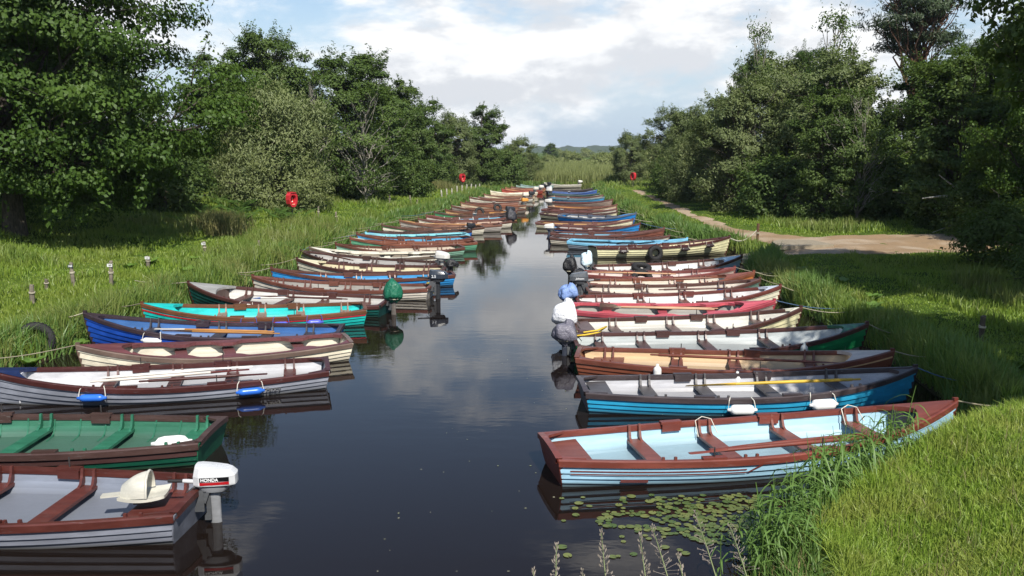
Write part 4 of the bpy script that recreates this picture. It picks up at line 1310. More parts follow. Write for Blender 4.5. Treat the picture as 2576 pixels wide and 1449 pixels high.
for k in range(9):
    y = 65 + k * 2.0
    post(float(np.interp(y, LY, LX)) - 1.35, y, .62, .05, (k * 37 % 9) - 4, 'thin white post in the far line along left bank', group='far white posts on left bank', wood='#c8c4b8')
post(8.9, 16.5, .5, .05, 2, 'dark post in shaded grass at far right', None, wood='#5a5040')
cp = post(9.6, 34.6, .85, .055, 1, 'brown post holding the chain of the cream boat', None, wood='#6a4c34')

def chain():
    a = to_world('R12', (BOATS['R12'][1].L - .05, 0, BOATS['R12'][1].zs(1) - .03))
    b = Vector((9.6, 34.6, gz(9.6, 34.6) + .62))
    mb = MB()
    n = 46
    prev = None
    for i in range(n):
        t = i / (n - 1)
        p = a.lerp(b, t); p.z -= .28 * math.sin(math.pi * t)
        t2 = min(1, t + .02)
        q = a.lerp(b, t2); q.z -= .28 * math.sin(math.pi * t2)
        d = (q - p) if t < 1 else d
        M = Matrix.Translation(p) @ d.to_track_quat('X', 'Z').to_matrix().to_4x4() @ Matrix.Rotation(R(90) * (i % 2), 4, 'X') @ Matrix.Diagonal((1.5, 1, 1, 1))
        mb.torus(.018, .007, M, 8, 5)
    o = mb.build('chain', paint('#cfc8b8', .5, .3))
    tag(o, 'pale chain sagging from cream boat bow to the brown post', 'chain')
chain()

def rope_line(p, q, sag, hexc, label, r=.012):
    p, q = Vector(p), Vector(q)
    pts = []
    for i in range(13):
        t = i / 12
        v = p.lerp(q, t); v.z -= sag * math.sin(math.pi * t)
        pts.append(v)
    o = MB().tube(pts, r, 6).build('mooring_rope', paint(hexc, .85, .35), smooth=True)
    tag(o, label, 'rope', 'mooring ropes')
def bowp(k): return to_world(k, (BOATS[k][1].L - .02, 0, BOATS[k][1].zs(1) + .02))
for k, q, c, lb in (('L5', (-9.9, 18.6), '#d8ceb0', 'cream rope from the royal blue bow to left bank'), ('L7', (-9.8, 22.8), '#9a9280', 'grey rope from the dark teal bow to left bank'), ('L6', (-9.6, 20.4), '#8a826c', 'thin rope from the turquoise bow to left bank'),
                    ('L8', (-8.9, 26.6), '#8a826c', 'thin rope from the off white bow to left bank'), ('R1', (7.4, 12.0), '#8a826c', 'rope from the light blue bow into the right bank')):
    v = bowp(k)
    rope_line(v, (q[0], q[1], gz(*q) + .08), .06, c, lb)
# rope loops tied on the thwarts of the light blue boat
for t, lb in ((.415, 'white rope looped over second thwart of the light blue boat'), (.775, 'white rope looped over the fore thwart of the light blue boat')):
    rt, h, n = BOATS['R1']
    x0 = t * h.L
    pts = [(x0 - .12, -n * (h.b(t) - .16), h.zs(t) - .16), (x0 - .12, -n * (h.b(t) - .04), h.zs(t) + .03), (x0 - .02, -n * (h.b(t) - .03), h.zs(t) + .08), (x0 + .10, -n * (h.b(t) - .06), h.zs(t) + .05), (x0 + .14, -n * (h.b(t) - .20), h.zs(t) - .11)]
    o = MB().tube([to_world('R1', p) for p in pts], .007, 6).build('tie_rope', paint('#dcd6c8', .85, .3), smooth=True)
    tag(o, lb, 'rope')
# yellow rope on the green boat's stern
pts = [to_world('R4', p) for p in ((.05, -.1, .42), (.2, -.2, .46), (.42, .1, .42), (.55, .3, .40), (.7, .35, .5), (.5, .2, .46), (.2, .1, .44))]
tag(MB().tube(pts, .018, 6).build('yellow_rope', paint('#d8b638', .8, .2), smooth=True), 'yellow rope bundled at the stern of the green boat', 'rope')

# ------------------------------------------------------------------ concrete slabs of the slip
def slab(pts, z, th, label):
    m, nt, b = (MATS['slab'], None, None) if 'slab' in MATS else newmat('concrete')
    if nt is not None:
        tc = nn(nt, 'ShaderNodeTexCoord'); n1 = nn(nt, 'ShaderNodeTexNoise', inp={'Scale': 4.0, 'Detail': 8.0, 'Roughness': .7})
        nt.links.new(tc.outputs['Object'], n1.inputs['Vector'])
        nt.links.new(mixc(nt, n1.outputs['Fac'], (.15, .12, .08), (.36, .31, .23)), b.inputs['Base Color'])
        b.inputs['Roughness'].default_value = .9
        MATS['slab'] = m
    o = MB().prism([(x, y, z + dz) for x, y, dz in pts], (0, 0, th)).build('concrete_slab', m)
    tag(o, label, 'slab', 'concrete slabs of the slip')
slab([(7.5, 31.2, -.28), (8.5, 31.0, -.1), (8.9, 32.4, -.05), (7.7, 32.6, -.25)], .2, .14, 'sloping concrete slab at the water beside the pale blue bow')
slab([(9.5, 31.3, 0), (11.6, 31.8, 0.02), (11.3, 33.2, .04), (10.2, 33.6, .02), (9.7, 33.0, 0)], gz(10.5, 32.3) - .03, .13, 'flat concrete slab between grass and gravel')

# ------------------------------------------------------------------ trees
def unit(v): return v / np.maximum(np.linalg.norm(v, axis=-1, keepdims=True), 1e-9)
def rand_dirs(g, n):
    return unit(g.normal(size=(n, 3)))

def leaf_quads(g, P, N, ln, wd, up_bias=0.0):
    """diamond shaped leaves at P facing N"""
    n = len(P)
    t = unit(np.cross(N, rand_dirs(g, n)))
    if up_bias:
        t = unit(t + np.array([0, 0, up_bias]) * g.uniform(.5, 1.2, (n, 1)))
        N = unit(N - (N * t).sum(1, keepdims=True) * t)
    b = np.cross(N, t)
    l = ln * g.uniform(.7, 1.3, (n, 1)); w = wd * g.uniform(.75, 1.25, (n, 1))
    fold = N * w * .25
    V = np.stack([P - t * l * .5, P + b * w * .5 + fold - t * l * .04, P + t * l * .5, P - b * w * .5 + fold - t * l * .04], 1)
    return V.reshape(-1, 3)

class TreeKind:
    """crown and trunk meshes for one kind of tree, built once in unit metres and shared by its copies"""
    def __init__(s, name, seed, h, rad, zlow, nclump, nleaf, ln, wd, mats, bark, kind='broad', trunk_r=.17, clump=(.15, .27), limbs=26, hollow=.5, squash=.62, up=0.0, forks=3):
        g = np.random.default_rng(seed)
        s.h = h
        lob = [(unit(g.normal(size=3)), g.uniform(.12, .34)) for _ in range(9)]
        zc = (h + zlow) / 2
        rz = (h - zlow) / 2
        C, RC = [], []
        tries = 0
        while len(C) < nclump and tries < nclump * 30:
            tries += 1
            zn = g.uniform(-1, 1)
            az = g.uniform(0, 2 * math.pi)
            zn = zn if kind == 'pine' else -1 + 2 * ((zn + 1) / 2) ** 1.25
            hr = (1 - abs(zn) ** 1.8) ** .5 if zn > 0 else 1.0 + .10 * -zn - .35 * max(0, -zn - .75) / .25
            d = np.array([math.cos(az) * hr, math.sin(az) * hr, zn])
            du = unit(d)
            e = 1.0
            for L_, a in lob:
                e += a * max(0, du @ L_) ** 4 - .05
            f = hollow + (1 - hollow) * g.uniform() ** .55
            if kind == 'pine':
                f = g.uniform(.25, 1.0)
            p = np.array([d[0] * rad * e * f, d[1] * rad * e * f, zc + d[2] * rz * (min(e + .25, 1.05) * f if zn > 0 else 1.0)])
            if p[2] < zlow + .1: p[2] = zlow + .1
            rc = rad * g.uniform(*clump) * (1.15 if d[2] < 0 else 1)
            C.append(p); RC.append(rc)
        C, RC = np.array(C), np.array(RC)
        V = []; rat = []
        for c, rc in zip(C, RC):
            n = int(nleaf * g.uniform(.6, 1.35))
            d = rand_dirs(g, n)
            r = g.uniform(0, 1, (n, 1)) ** .33
            # a few sprays poking out of the clump
            spr = unit(g.normal(size=(5, 3)) + np.array([0, 0, .35]))
            which = g.integers(0, 5, n)
            poke = (g.uniform(0, 1, n) < .28)[:, None]
            q = d * r * np.array([1, 1, squash]) * rc
            q2 = spr[which] * g.uniform(.5, 1.45, (n, 1)) * rc + d * rc * .16
            q = np.where(poke, q2, q)
            P = c + q
            out = unit(P - np.array([0, 0, zc]))
            N = unit(out * .55 + d * .45 + np.array([0, 0, .55]) + rand_dirs(g, n) * .55)
            V.append(leaf_quads(g, P, N, ln, wd, up))
            base = g.uniform(.0, .55)
            rat.append(np.repeat(np.clip(base + g.uniform(0, .5, n), 0, 1), 4))
        V = np.concatenate(V); rat = np.concatenate(rat)
        Q = np.arange(len(V)).reshape(-1, 4)
        o = np_mesh(name + '_crown', V, Q, mats, rattr=rat)
        s.crown = o.data
        bpy.data.objects.remove(o)
        # trunk with limbs out to the clumps
        mb = MB()
        rg = random.Random(seed)
        def limb(a, b, r0, r1, n=6, sag=.0, wig=.08):
            a, b = Vector(a), Vector(b)
            L_ = (b - a).length
            pts, rr = [], []
            for i in range(n + 1):
                t = i / n
                p = a.lerp(b, t)
                j = wig * L_ * math.sin(math.pi * t)
                p += Vector((rg.uniform(-1, 1), rg.uniform(-1, 1), rg.uniform(-.5, 1))) * j
                pts.append(p); rr.append(r0 + (r1 - r0) * t)
            mb.tube(pts, rr, 7 if r0 > .05 else 5, caps=False)
            return pts
        top = Vector((rg.uniform(-.4, .4), rg.uniform(-.4, .4), zc + rz * .55))
        spine = []
        for i in range(9):
            t = i / 8
            spine.append(Vector((top.x * t + rg.uniform(-.12, .12) * rad * .25, top.y * t + rg.uniform(-.12, .12) * rad * .25, -.3 + (top.z + .3) * t)))
        spine[0].x = spine[0].y = 0
        mb.tube(spine, [trunk_r * (1.35 if i == 0 else 1 - .85 * i / 8) for i in range(9)], 9, caps=False)
        order = list(range(len(C))); rg.shuffle(order)
        for k in order[:limbs]:
            c = C[k]
            tt = min(.92, max(.16, (c[2] - rz * .35) / top.z)) * rg.uniform(.8, 1)
            a = spine[min(8, int(tt * 8))]
            pts = limb(a, c, trunk_r * (.42 * (1 - tt * .5)), .012)
            for _ in range(forks):
                j = rg.randrange(2, 6)
                e = Vector(c) + Vector((rg.uniform(-1, 1), rg.uniform(-1, 1), rg.uniform(-.4, .8))) * RC[k] * 1.5
                limb(pts[j], e, .03, .007, 4)
        o = mb.build(name + '_trunk', bark, None, True)
        s.trunk = o.data
        bpy.data.objects.remove(o)

def bark_mat(ca, cb):
    m, nt, b = newmat('bark')
    tc = nn(nt, 'ShaderNodeTexCoord')
    mp = nn(nt, 'ShaderNodeMapping', inp={'Scale': (6, 6, 1.5)})
    n1 = nn(nt, 'ShaderNodeTexNoise', inp={'Scale': 3.0, 'Detail': 7.0, 'Roughness': .7})
    nt.links.new(tc.outputs['Object'], mp.inputs[0]); nt.links.new(mp.outputs[0], n1.inputs['Vector'])
    nt.links.new(mixc(nt, smooth(nt, n1.outputs['Fac'], .35, .7), ca, cb), b.inputs['Base Color'])
    b.inputs['Roughness'].default_value = .9
    bp = nn(nt, 'ShaderNodeBump', inp={'Strength': .8, 'Distance': .05}); nt.links.new(n1.outputs['Fac'], bp.inputs['Height']); nt.links.new(bp.outputs[0], b.inputs['Normal'])
    return m
BARK = bark_mat((.035, .028, .02), (.13, .11, .085))
BARK_PALE = bark_mat((.16, .145, .12), (.34, .32, .27))
BARK_PINE = bark_mat((.06, .03, .02), (.20, .10, .055))
M_OAK = leafmat('oak_leaves', (.030, .068, .011), (.092, .158, .026), (.062, .118, .018), .30, .02, .55)
M_ALD = leafmat('alder_leaves', (.042, .082, .017), (.125, .178, .044), (.080, .128, .030), .30, .02, .55)
M_WIL = leafmat('willow_leaves', (.105, .145, .045), (.230, .265, .105), (.180, .210, .068), .30, .03, .6)
M_WIL2 = leafmat('sallow_leaves', (.085, .122, .038), (.205, .240, .092), (.140, .180, .055), .30, .03, .6)
M_PINE = leafmat('pine_needles', (.022, .045, .018), (.055, .085, .035), (.045, .060, .024), .1, .04, .5)
M_FAR = leafmat('scrub_leaves', (.150, .190, .055), (.270, .300, .110), (.220, .250, .085), .30, .03, .55)

K = {}
K['oak'] = TreeKind('oak', 11, 17, 7.0, 1.5, 310, 700, .155, .105, M_OAK, BARK, trunk_r=.34, clump=(.11, .20), limbs=90, hollow=.40, squash=.36)
K['alder'] = TreeKind('alder', 12, 11, 4.4, .05, 140, 480, .17, .12, M_ALD, BARK, trunk_r=.17, clump=(.13, .23), limbs=60, hollow=.42, squash=.45)
K['tall'] = TreeKind('tall', 21, 13, 4.4, 4.6, 190, 260, .17, .12, M_ALD, BARK, trunk_r=.2, clump=(.13, .22), limbs=50, hollow=.4)
K['alder2'] = TreeKind('alder2', 13, 9, 3.2, .0, 125, 390, .155, .11, M_ALD, BARK, trunk_r=.13, clump=(.14, .26), limbs=55, hollow=.42, squash=.48)
K['willow'] = TreeKind('willow', 14, 6.2, 3.7, .1, 200, 250, .20, .055, M_WIL, BARK, trunk_r=.10, clump=(.15, .24), limbs=40, up=.9, squash=.8, hollow=.55)
K['sallow'] = TreeKind('sallow', 15, 9.5, 4.0, -.2, 160, 360, .19, .08, M_WIL2, BARK, trunk_r=.13, clump=(.12, .23), limbs=60, up=.35, squash=.62, hollow=.5)
K['pine'] = TreeKind('pine', 16, 18, 4.2, 9.0, 110, 420, .24, .065, M_PINE, BARK_PINE, kind='pine', trunk_r=.26, clump=(.14, .22), limbs=70, squash=.4, hollow=.3)
K['scrub'] = TreeKind('scrub', 17, 4.0, 2.8, .05, 70, 110, .30, .13, M_FAR, BARK, trunk_r=.07, clump=(.2, .34), limbs=10, up=.5, squash=.8, hollow=.6, forks=1)
K['bare'] = TreeKind('bare', 18, 7.6, 2.8, 1.0, 60, 70, .16, .11, M_ALD, BARK_PALE, trunk_r=.10, clump=(.12, .24), limbs=30, squash=.5, hollow=.35, forks=3)
K['bush'] = TreeKind('bush', 19, 3.4, 2.6, .05, 80, 170, .16, .11, M_ALD, BARK, trunk_r=.07, clump=(.2, .34), limbs=14, hollow=.6, forks=2)

def tree(kind, x, y, h, rz, label, name='tree', wide=1.0, cat='tree', group='trees along the banks'):
    k = K[kind]
    s = h / k.h
    o = empty(name, (x, y, gz(x, y) - .05), (0, 0, R(rz)), (s * wide, s * wide, s))
    tag(o, label, cat, group)
    for nm, me in (('trunk', k.trunk), ('crown', k.crown)):
        c = bpy.data.objects.new(nm, me)
        COL.objects.link(c); c.parent = o
    return o
# left bank
tree('oak', -16.3, 29.0, 16.5, 20, 'large dark oak filling the upper left corner', 'oak_tree', .96)
tree('alder', -25.5, 38.5, 14, 80, 'tall tree behind the large oak at left edge', 'alder_tree', 1.2)
tree('alder', -20.5, 42.0, 9.4, 200, 'tree in the dark wood between oak and willow bush', 'alder_tree', 1.1)
tree('willow', -12.9, 47.6, 6.3, 0, 'rounded grey green willow bush above the red lifebuoy station', 'willow_bush', cat='bush')
tree('alder2', -17.2, 52.5, 7.8, 140, 'yellowish green tree just left of and behind the willow bush', 'alder_tree', 1.1)
tree('alder', -16.0, 60.0, 10.9, 310, 'tall ragged topped tree behind the willow bush', 'alder_tree', .85)
tree('alder', -11.4, 62.0, 10.3, 60, 'broad domed alder right of the willow bush', 'alder_tree', 1.12)
tree('bare', -8.9, 54.5, 7.6, 0, 'thin pale trunked tree with bare branches before the domed alder', 'bare_tree')
tree('bare', -12.6, 57.5, 8.3, 130, 'bare branched tree between willow bush and domed alder', 'bare_tree', .8)
tree('alder2', -8.1, 68.0, 8.4, 100, 'tree at the right shoulder of the domed alder', 'alder_tree')
tree('alder2', -6.9, 77.5, 7.6, 30, 'mid distance tree on left bank above the small lifebuoy station', 'alder_tree')
tree('alder2', -3.0, 88.0, 7.8, 250, 'tallest tree near the far end of left bank', 'alder_tree')
tree('sallow', -5.4, 84.0, 7.2, 40, 'greyish tree between the mid distance tree and the tallest far one', 'sallow_tree', .9)
tree('bush', -0.9, 92.5, 3.6, 10, 'dark bush at the water edge under the tallest far left tree', 'dark_bush', cat='bush')
tree('sallow', 0.6, 99.5, 5.2, 300, 'low sallow where left bank trees end', 'sallow_tree')
tree('sallow', 2.6, 105.5, 2.9, 200, 'round grey green bush at the head of the water', 'sallow_bush', 1.2, 'bush')
tree('alder', -19.5, 72, 9, 10, 'tree in the second row behind the domed alder', 'alder_tree', 1.1)
tree('alder', -12.5, 84, 9.5, 170, 'tree in the second row behind the small lifebuoy station', 'alder_tree', 1.1)
tree('alder', -28, 52, 10, 290, 'tree deep in the wood behind the large oak', 'alder_tree', 1.2)
tree('bush', -16.0, 41.0, 3.0, 0, 'dark shrub in the shade under the large oak', 'dark_bush', 1.2, 'bush')
tree('bush', -20.2, 40.0, 3.8, 120, 'dark shrub deeper in the shade behind the oak trunk', 'dark_bush', 1.3, 'bush')
tree('bush', -23.0, 35.5, 3.8, 220, 'dark shrub at left frame edge under the oak', 'dark_bush', 1.3, 'bush')
tree('bush', -9.7, 58.0, 2.6, 60, 'leafy low shrub at the foot of the bare branched trees', 'dark_bush', 1.0, 'bush')
tree('bush', -8.3, 64.0, 3.4, 150, 'low shrub casting shade by the line of white posts', 'dark_bush', 1.0, 'bush')
# right bank
tree('sallow', 12.6, 96.0, 5.6, 20, 'farthest low tree on right bank beside the reed field', 'sallow_tree')
tree('sallow', 15.6, 85.0, 7.6, 90, 'sallow above the far red lifebuoy station on right bank', 'sallow_tree', .95)
tree('sallow', 14.4, 73.0, 7.2, 200, 'sallow second from the far end of right bank', 'sallow_tree', .95)
tree('willow', 12.9, 60.5, 5.2, 40, 'grey green willow at the path bend on right bank', 'willow_bush', .9, 'bush')
tree('sallow', 13.4, 52.0, 7.9, 300, 'large pale topped sallow at left of the right hand trees', 'sallow_tree', .95)
tree('sallow', 15.9, 56.0, 9.8, 10, 'tallest pale sallow behind the large one on right bank', 'sallow_tree')
tree('sallow', 18.4, 50.0, 9.0, 130, 'broad sallow in the middle of the right hand trees', 'sallow_tree', 1.05)
tree('alder2', 15.6, 43.5, 6.4, 60, 'leafy tree with pale stems behind the gravel track', 'alder_tree')
tree('bare', 16.3, 42.0, 6.8, 210, 'thin pale trunked tree among the leaves behind the gravel track', 'bare_tree', .7)
tree('alder', 22.0, 46.0, 8.6, 220, 'dark tree under the pine at upper right', 'alder_tree')
tree('alder2', 18.9, 37.5, 7.6, 330, 'bushy tree just past the gravel track at right', 'alder_tree', 1.1)
tree('alder', 25.8, 40.0, 10.0, 70, 'tall dark tree near the upper right corner', 'alder_tree')
tree('oak', 21.0, 30.5, 12.5, 150, 'dark oak filling the right edge of frame', 'oak_tree', .82)
tree('pine', 26.6, 60.0, 19.5, 0, 'tall pine standing above the right hand trees', 'pine_tree')
tree('tall', 13.5, 18.8, 13.0, 10, 'dark overhanging tree at the top right corner', 'alder_tree')
tree('bush', 18.2, 34.6, 2.2, 60, 'low shrub at the right end of the gravel track', 'dark_bush', 1.0, 'bush')
tree('bush', 14.4, 25.6, 2.0, 160, 'dark brambly shrub in the shade at right edge', 'dark_bush', 1.15, 'bush')
tree('bush', 13.6, 21.0, 1.8, 260, 'lower brambly shrub nearer the camera at right edge', 'dark_bush', 1.15, 'bush')
tree('tall', 10.9, 9.6, 10.0, 100, 'tree just outside the right edge shading the near bank', 'alder_tree', 1.22)
tree('alder', 24, 70, 10, 40, 'tree in the second row on right bank', 'alder_tree', 1.1)
tree('alder', 20, 88, 8, 140, 'tree in the second row near the far end of right bank', 'alder_tree', 1.1)
tree('alder', 30, 50, 13, 340, 'tree deep in the wood at upper right', 'alder_tree', 1.1)
for x, y, h_, rz_, lb in ((14.2, 47.2, 3.0, 20, 'shrub at the foot of the large pale topped sallow'), (17.6, 44.0, 3.2, 90, 'shrub filling the dark hollow under the broad sallow'), (20.6, 41.5, 3.4, 170, 'shrub behind the bushy tree past the gravel track'), (23.0, 36.5, 3.6, 240, 'shrub between bushy tree and dark right edge oak'),
                       (13.2, 66.5, 3.0, 300, 'shrub between willow and sallow on the far right path'), (14.8, 79.0, 3.0, 10, 'shrub under the second sallow from far end'), (-9.6, 70.5, 3.0, 40, 'shrub under the tree at the domed alder shoulder'), (-7.4, 81.0, 2.8, 100, 'shrub beside the small distant lifebuoy station'),
                       (-14.8, 55.0, 3.2, 200, 'shrub filling the gap behind the willow bush'), (-12.2, 66.0, 3.4, 260, 'shrub in the dark under the domed alder'), (24.5, 33.0, 3.6, 320, 'shrub at right edge beyond the gravel track')):
    tree('bush', x, y, h_, rz_, lb, 'dark_bush', 1.25, 'bush')
tree('oak', 29.5, 58.0, 10.5, 60, 'oak behind the broad sallow in the right wood', 'oak_tree', .8)
tree('oak', 21.5, 66.0, 11.0, 160, 'oak behind the tallest pale sallow', 'oak_tree', .8)
tree('bare', 18.8, 53.5, 12.2, 60, 'dead twigs of a bare tree rising above the right hand trees', 'bare_tree', .6)
tree('bare', 14.9, 54.5, 11.6, 200, 'dead snag rising above the tallest pale sallow', 'bare_tree', .4)
# scrub beyond the head of the water
sc_rng = random.Random(5)
spots = [(-6, 112, 3.6), (0, 122, 2.8), (18, 110, 4.0), (24, 125, 4.2), (-14, 120, 5)]
for k in range(44):
    y = 150 + 260 * (k / 44) ** 1.2
    x = sc_rng.uniform(-.16, .22) * y + 4
    spots.append((x, y, sc_rng.uniform(2.0, 3.4) + .004 * (y - 150)))
for k, (x, y, hh) in enumerate(spots):
    if abs(x - .085 * y) < 4 and y < 130: continue
    tree('scrub', x, y, hh, k * 67 % 360, 'pale green willow bush in the scrub beyond the water', 'scrub_bush', 1.25, 'bush', 'willow scrub beyond the water')
tree('alder', 12.5, 290, 6.0, 0, 'single dark round tree on the horizon above the scrub', 'round_tree', 1.2, 'tree', 'far trees')

# ------------------------------------------------------------------ grass, reeds and small plants
def blades(name, X, Y, Hh, Wd, mat, lean=.35, label=None, zoff=-.02, curl=.5, seed=1, parent=None):
    g = np.random.default_rng(seed)
    n = len(X)
    Z = ground_z(X, Y) + zoff
    a = g.uniform(0, 2 * math.pi, n)
    la = g.uniform(0, 2 * math.pi, n)
    ln = np.abs(g.normal(0, lean, n))
    dx, dy = np.cos(a), np.sin(a)
    lx, ly = np.cos(la) * ln * Hh, np.sin(la) * ln * Hh
    w = Wd / 2
    B = np.stack([X, Y, Z], 1)
    side = np.stack([dx * w, dy * w, np.zeros(n)], 1)
    m = B + np.stack([lx * .35, ly * .35, Hh * .55], 1)
    t = B + np.stack([lx, ly, Hh * (1 - curl * np.minimum(ln, 1) * .5)], 1)
    V = np.stack([B - side, B + side, m + side * .8, m - side * .8, t], 1).reshape(-1, 3)
    I = np.arange(n)[:, None] * 5
    Q = I + np.array([[0, 1, 2, 3]])
    Tq = I + np.array([[3, 2, 4]])
    r = np.repeat(g.uniform(0, 1, n), 5)
    o = np_mesh(name, V, Q, mat, parent, r, Tq)
    if label: tag(o, label, 'grass', kind='stuff')
    return o

M_GRASS = leafmat('grass_blades', (.150, .260, .022), (.285, .385, .050), (.250, .300, .052), .40, .04, .5, .5)
M_LAWN = leafmat('lawn_blades', (.190, .320, .032), (.370, .490, .080), (.360, .400, .085), .42, .03, .5, 1.6)
M_TALL = leafmat('long_grass', (.120, .205, .028), (.250, .330, .070), (.260, .265, .090), .38, .03, .5, .6)
M_REED = leafmat('reed_leaves', (.090, .195, .036), (.190, .310, .072), (.150, .240, .058), .38, .04, .5, .7)
M_DRY = leafmat('dry_grass', (.20, .16, .075), (.34, .29, .14), (.15, .14, .05), .25, .03, .6, .9)

def scatter(y0, y1, x0, x1, dens, seed):
    g = np.random.default_rng(seed)
    n = int(dens * (y1 - y0) * (x1 - x0))
    return g.uniform(x0, x1, n), g.uniform(y0, y1, n), g

def meadow():
    Xs, Ys, Hs, Ws = [], [], [], []
    tX, tY, tH, tW = [], [], [], []
    lX, lY, lH, lW = [], [], [], []
    y = 5.5
    k = 0
    while y < 104:
        st = .8 if y < 14 else (1.6 if y < 40 else 3)
        r = y + st / 2
        dens = min(3000, 210000 / (r * r + 20)) * (1.6 if y < 13 else 1)
        xl = -min(.60 * (r + 1) + 1, 22); xr = min(.60 * (r + 1) + 1, 22)
        for (a, b) in ((xl, float(np.interp(r, LY, LX)) + 1.2), (float(np.interp(r, RY, RX)) - 1.4, xr)):
            if b - a < .2: continue
            X, Y, g = scatter(y, y + st, a, b, dens, 1000 + k); k += 1
            d = bank_d(X, Y)
            gm = gravel_mask(X, Y) if r > 28 else np.full(len(X), 9.)
            mw = np.minimum(poly_dist(X, Y, MOWN), poly_dist(X, Y, MOWNL))
            keep = (d > .03) & (gm > .02) & ~((X > 9.4) & (X < 11.7) & (Y > 31.2) & (Y < 33.6))
            X, Y, d, mw, gm = X[keep], Y[keep], d[keep], mw[keep], gm[keep]
            n = len(X)
            tuft = vnoise(X * 1.1, Y * 1.1, 9)
            tuft2 = vnoise(X * .35, Y * .35, 12)
            h = .10 + .22 * tuft * tuft + .28 * sstep(tuft2, .45, .8) * (.5 + tuft)
            lawn = ((X > 2) & (Y < 13.5) & (d > .8))
            h = np.where((X > 2) & (Y < 13), .05 + .07 * tuft + .05 * tuft2, h)
            rt_ = (X > 4) & (Y > 12.5) & (Y < 31) & (mw < 2.1)
            h = np.where(rt_, np.minimum(h, .07 + .10 * tuft), h)
            h = np.where(mw < .9, .05 + .05 * tuft + .25 * sstep(mw, .6, .9), h)
            h = np.where((gm < 2.2), np.minimum(h, .035 + .06 * tuft + .10 * sstep(gm, .8, 2.2)), h)
            edge = (1 - sstep(d, .5, 1.4)) * np.where((X > 0) & (Y < 12.5), .3, 1)
            h = h + edge * (.16 + .22 * tuft)
            h = h * g.uniform(.55, 1.25, n)
            w = (.0052 + .00082 * r) * g.uniform(.7, 1.3, n)
            tall = (h > .30)
            near = (X > 1.5) & (Y < 12.6)
            kp = ~near | (d > .30 + .25 * tuft)
            X, Y, h, w, tall, near = X[kp], Y[kp], h[kp], w[kp], tall[kp], near[kp]
            lX.append(X[near]); lY.append(Y[near]); lH.append(h[near]); lW.append(w[near])
            X, Y, h, w, tall = X[~near], Y[~near], h[~near], w[~near], tall[~near]
            Xs.append(X[~tall]); Ys.append(Y[~tall]); Hs.append(h[~tall]); Ws.append(w[~tall])
            tX.append(X[tall]); tY.append(Y[tall]); tH.append(h[tall]); tW.append(w[tall])
        y += st
    c = np.concatenate
    blades('short_grass', c(Xs), c(Ys), c(Hs), c(Ws), M_GRASS, .45, 'short green grass covering both banks', seed=3)
    blades('lawn_grass', c(lX), c(lY), c(lH), c(lW), M_LAWN, .55, 'bright short lawn grass at the lower right corner', seed=2)
    gl = np.random.default_rng(52)
    LXa, LYa = c(lX), c(lY)
    pick = gl.choice(len(LXa), 1500, replace=False)
    blades('lawn_stalks', LXa[pick], LYa[pick], gl.uniform(.12, .34, 1500), gl.uniform(.004, .008, 1500), M_DRY, .6, 'pale thin seeding stalks standing in the lawn', seed=53)
    pick = gl.choice(len(LXa), 700, replace=False)
    blades('lawn_tussocks', LXa[pick].repeat(9) + gl.normal(0, .05, 6300), LYa[pick].repeat(9) + gl.normal(0, .05, 6300), gl.uniform(.10, .22, 6300), gl.uniform(.006, .013, 6300), M_TALL, .7, 'darker coarse tussocks in the lawn', seed=54)
    blades('long_grass', c(tX), c(tY), c(tH), c(tW), M_TALL, .40, 'long seeding grass tufts along both banks', seed=4)
    print('blades', len(c(Xs)), len(c(tX)))
meadow()

def fringe():
    """coarse overhanging grass and reeds along the water"""
    X, Y, H_, W_2 = [], [], [], []
    dX, dY, dH, dW = [], [], [], []
    g = np.random.default_rng(77)
    for side in (-1, 1):
        for y in np.arange(6, 101, .5):
            r = y + 2
            if side > 0 and 29.8 < y < 34.8: continue
            if side > 0 and y < 12: n0 = 1.5
            else: n0 = 1
            n = int(n0 * min(300, 9000 / r) * .5 * (1.0 if side < 0 else 1.5))
            yy = g.uniform(y, y + .5, n)
            dd = g.uniform(-.05, .8 if side < 0 else (.95 if y > 12 else .45), n)
            xe = np.interp(yy, LY, LX) if side < 0 else np.interp(yy, RY, RX)
            sl = 1.0
            if side > 0 and y < 12.5: sl = 1 / .72
            xx = xe + side * dd * sl
            reedy = vnoise(yy * .35, 0 * yy + side, 21)
            if side > 0: h = .25 + .42 * reedy if y > 12.5 else .16 + .20 * reedy
            else: h = .30 + .30 * reedy
            h = h * g.uniform(.6, 1.25, n)
            w = (.007 + .0009 * r) * g.uniform(.7, 1.4, n)
            dry = g.uniform(0, 1, n) < (.30 if side > 0 and y < 12 else .06)
            X.append(xx[~dry]); Y.append(yy[~dry]); H_.append(h[~dry]); W_2.append(w[~dry])
            dX.append(xx[dry]); dY.append(yy[dry]); dH.append(h[dry] * .7); dW.append(w[dry])
    c = np.concatenate
    blades('bank_grass', c(X), c(Y), c(H_), c(W_2), M_REED, .5, 'coarse dark green grass and reeds fringing the water', zoff=-.05, seed=5)
    blades('dry_grass', c(dX), c(dY), c(dH), c(dW), M_DRY, .8, 'dry straw coloured grass along the water edge', zoff=-.05, seed=6)
fringe()

def reed_field():
    g = np.random.default_rng(31)
    n = 40000
    Y = 100 + 130 * g.uniform(0, 1, n) ** 1.6
    X = g.uniform(-6, 20, n) * (Y / 100) + (Y - 100) * .05
    k = (bank_d(X, Y) > .1)
    X, Y = X[k], Y[k]
    m = leafmat('pale_reeds', (.16, .19, .055), (.27, .29, .11), (.20, .22, .08), .3, .03, .6, .2)
    blades('reed_field', X, Y, g.uniform(.9, 1.5, len(X)), g.uniform(.06, .10, len(X)) * Y / 100, m, .2, 'pale reed field beyond the head of the water', seed=8)
reed_field()

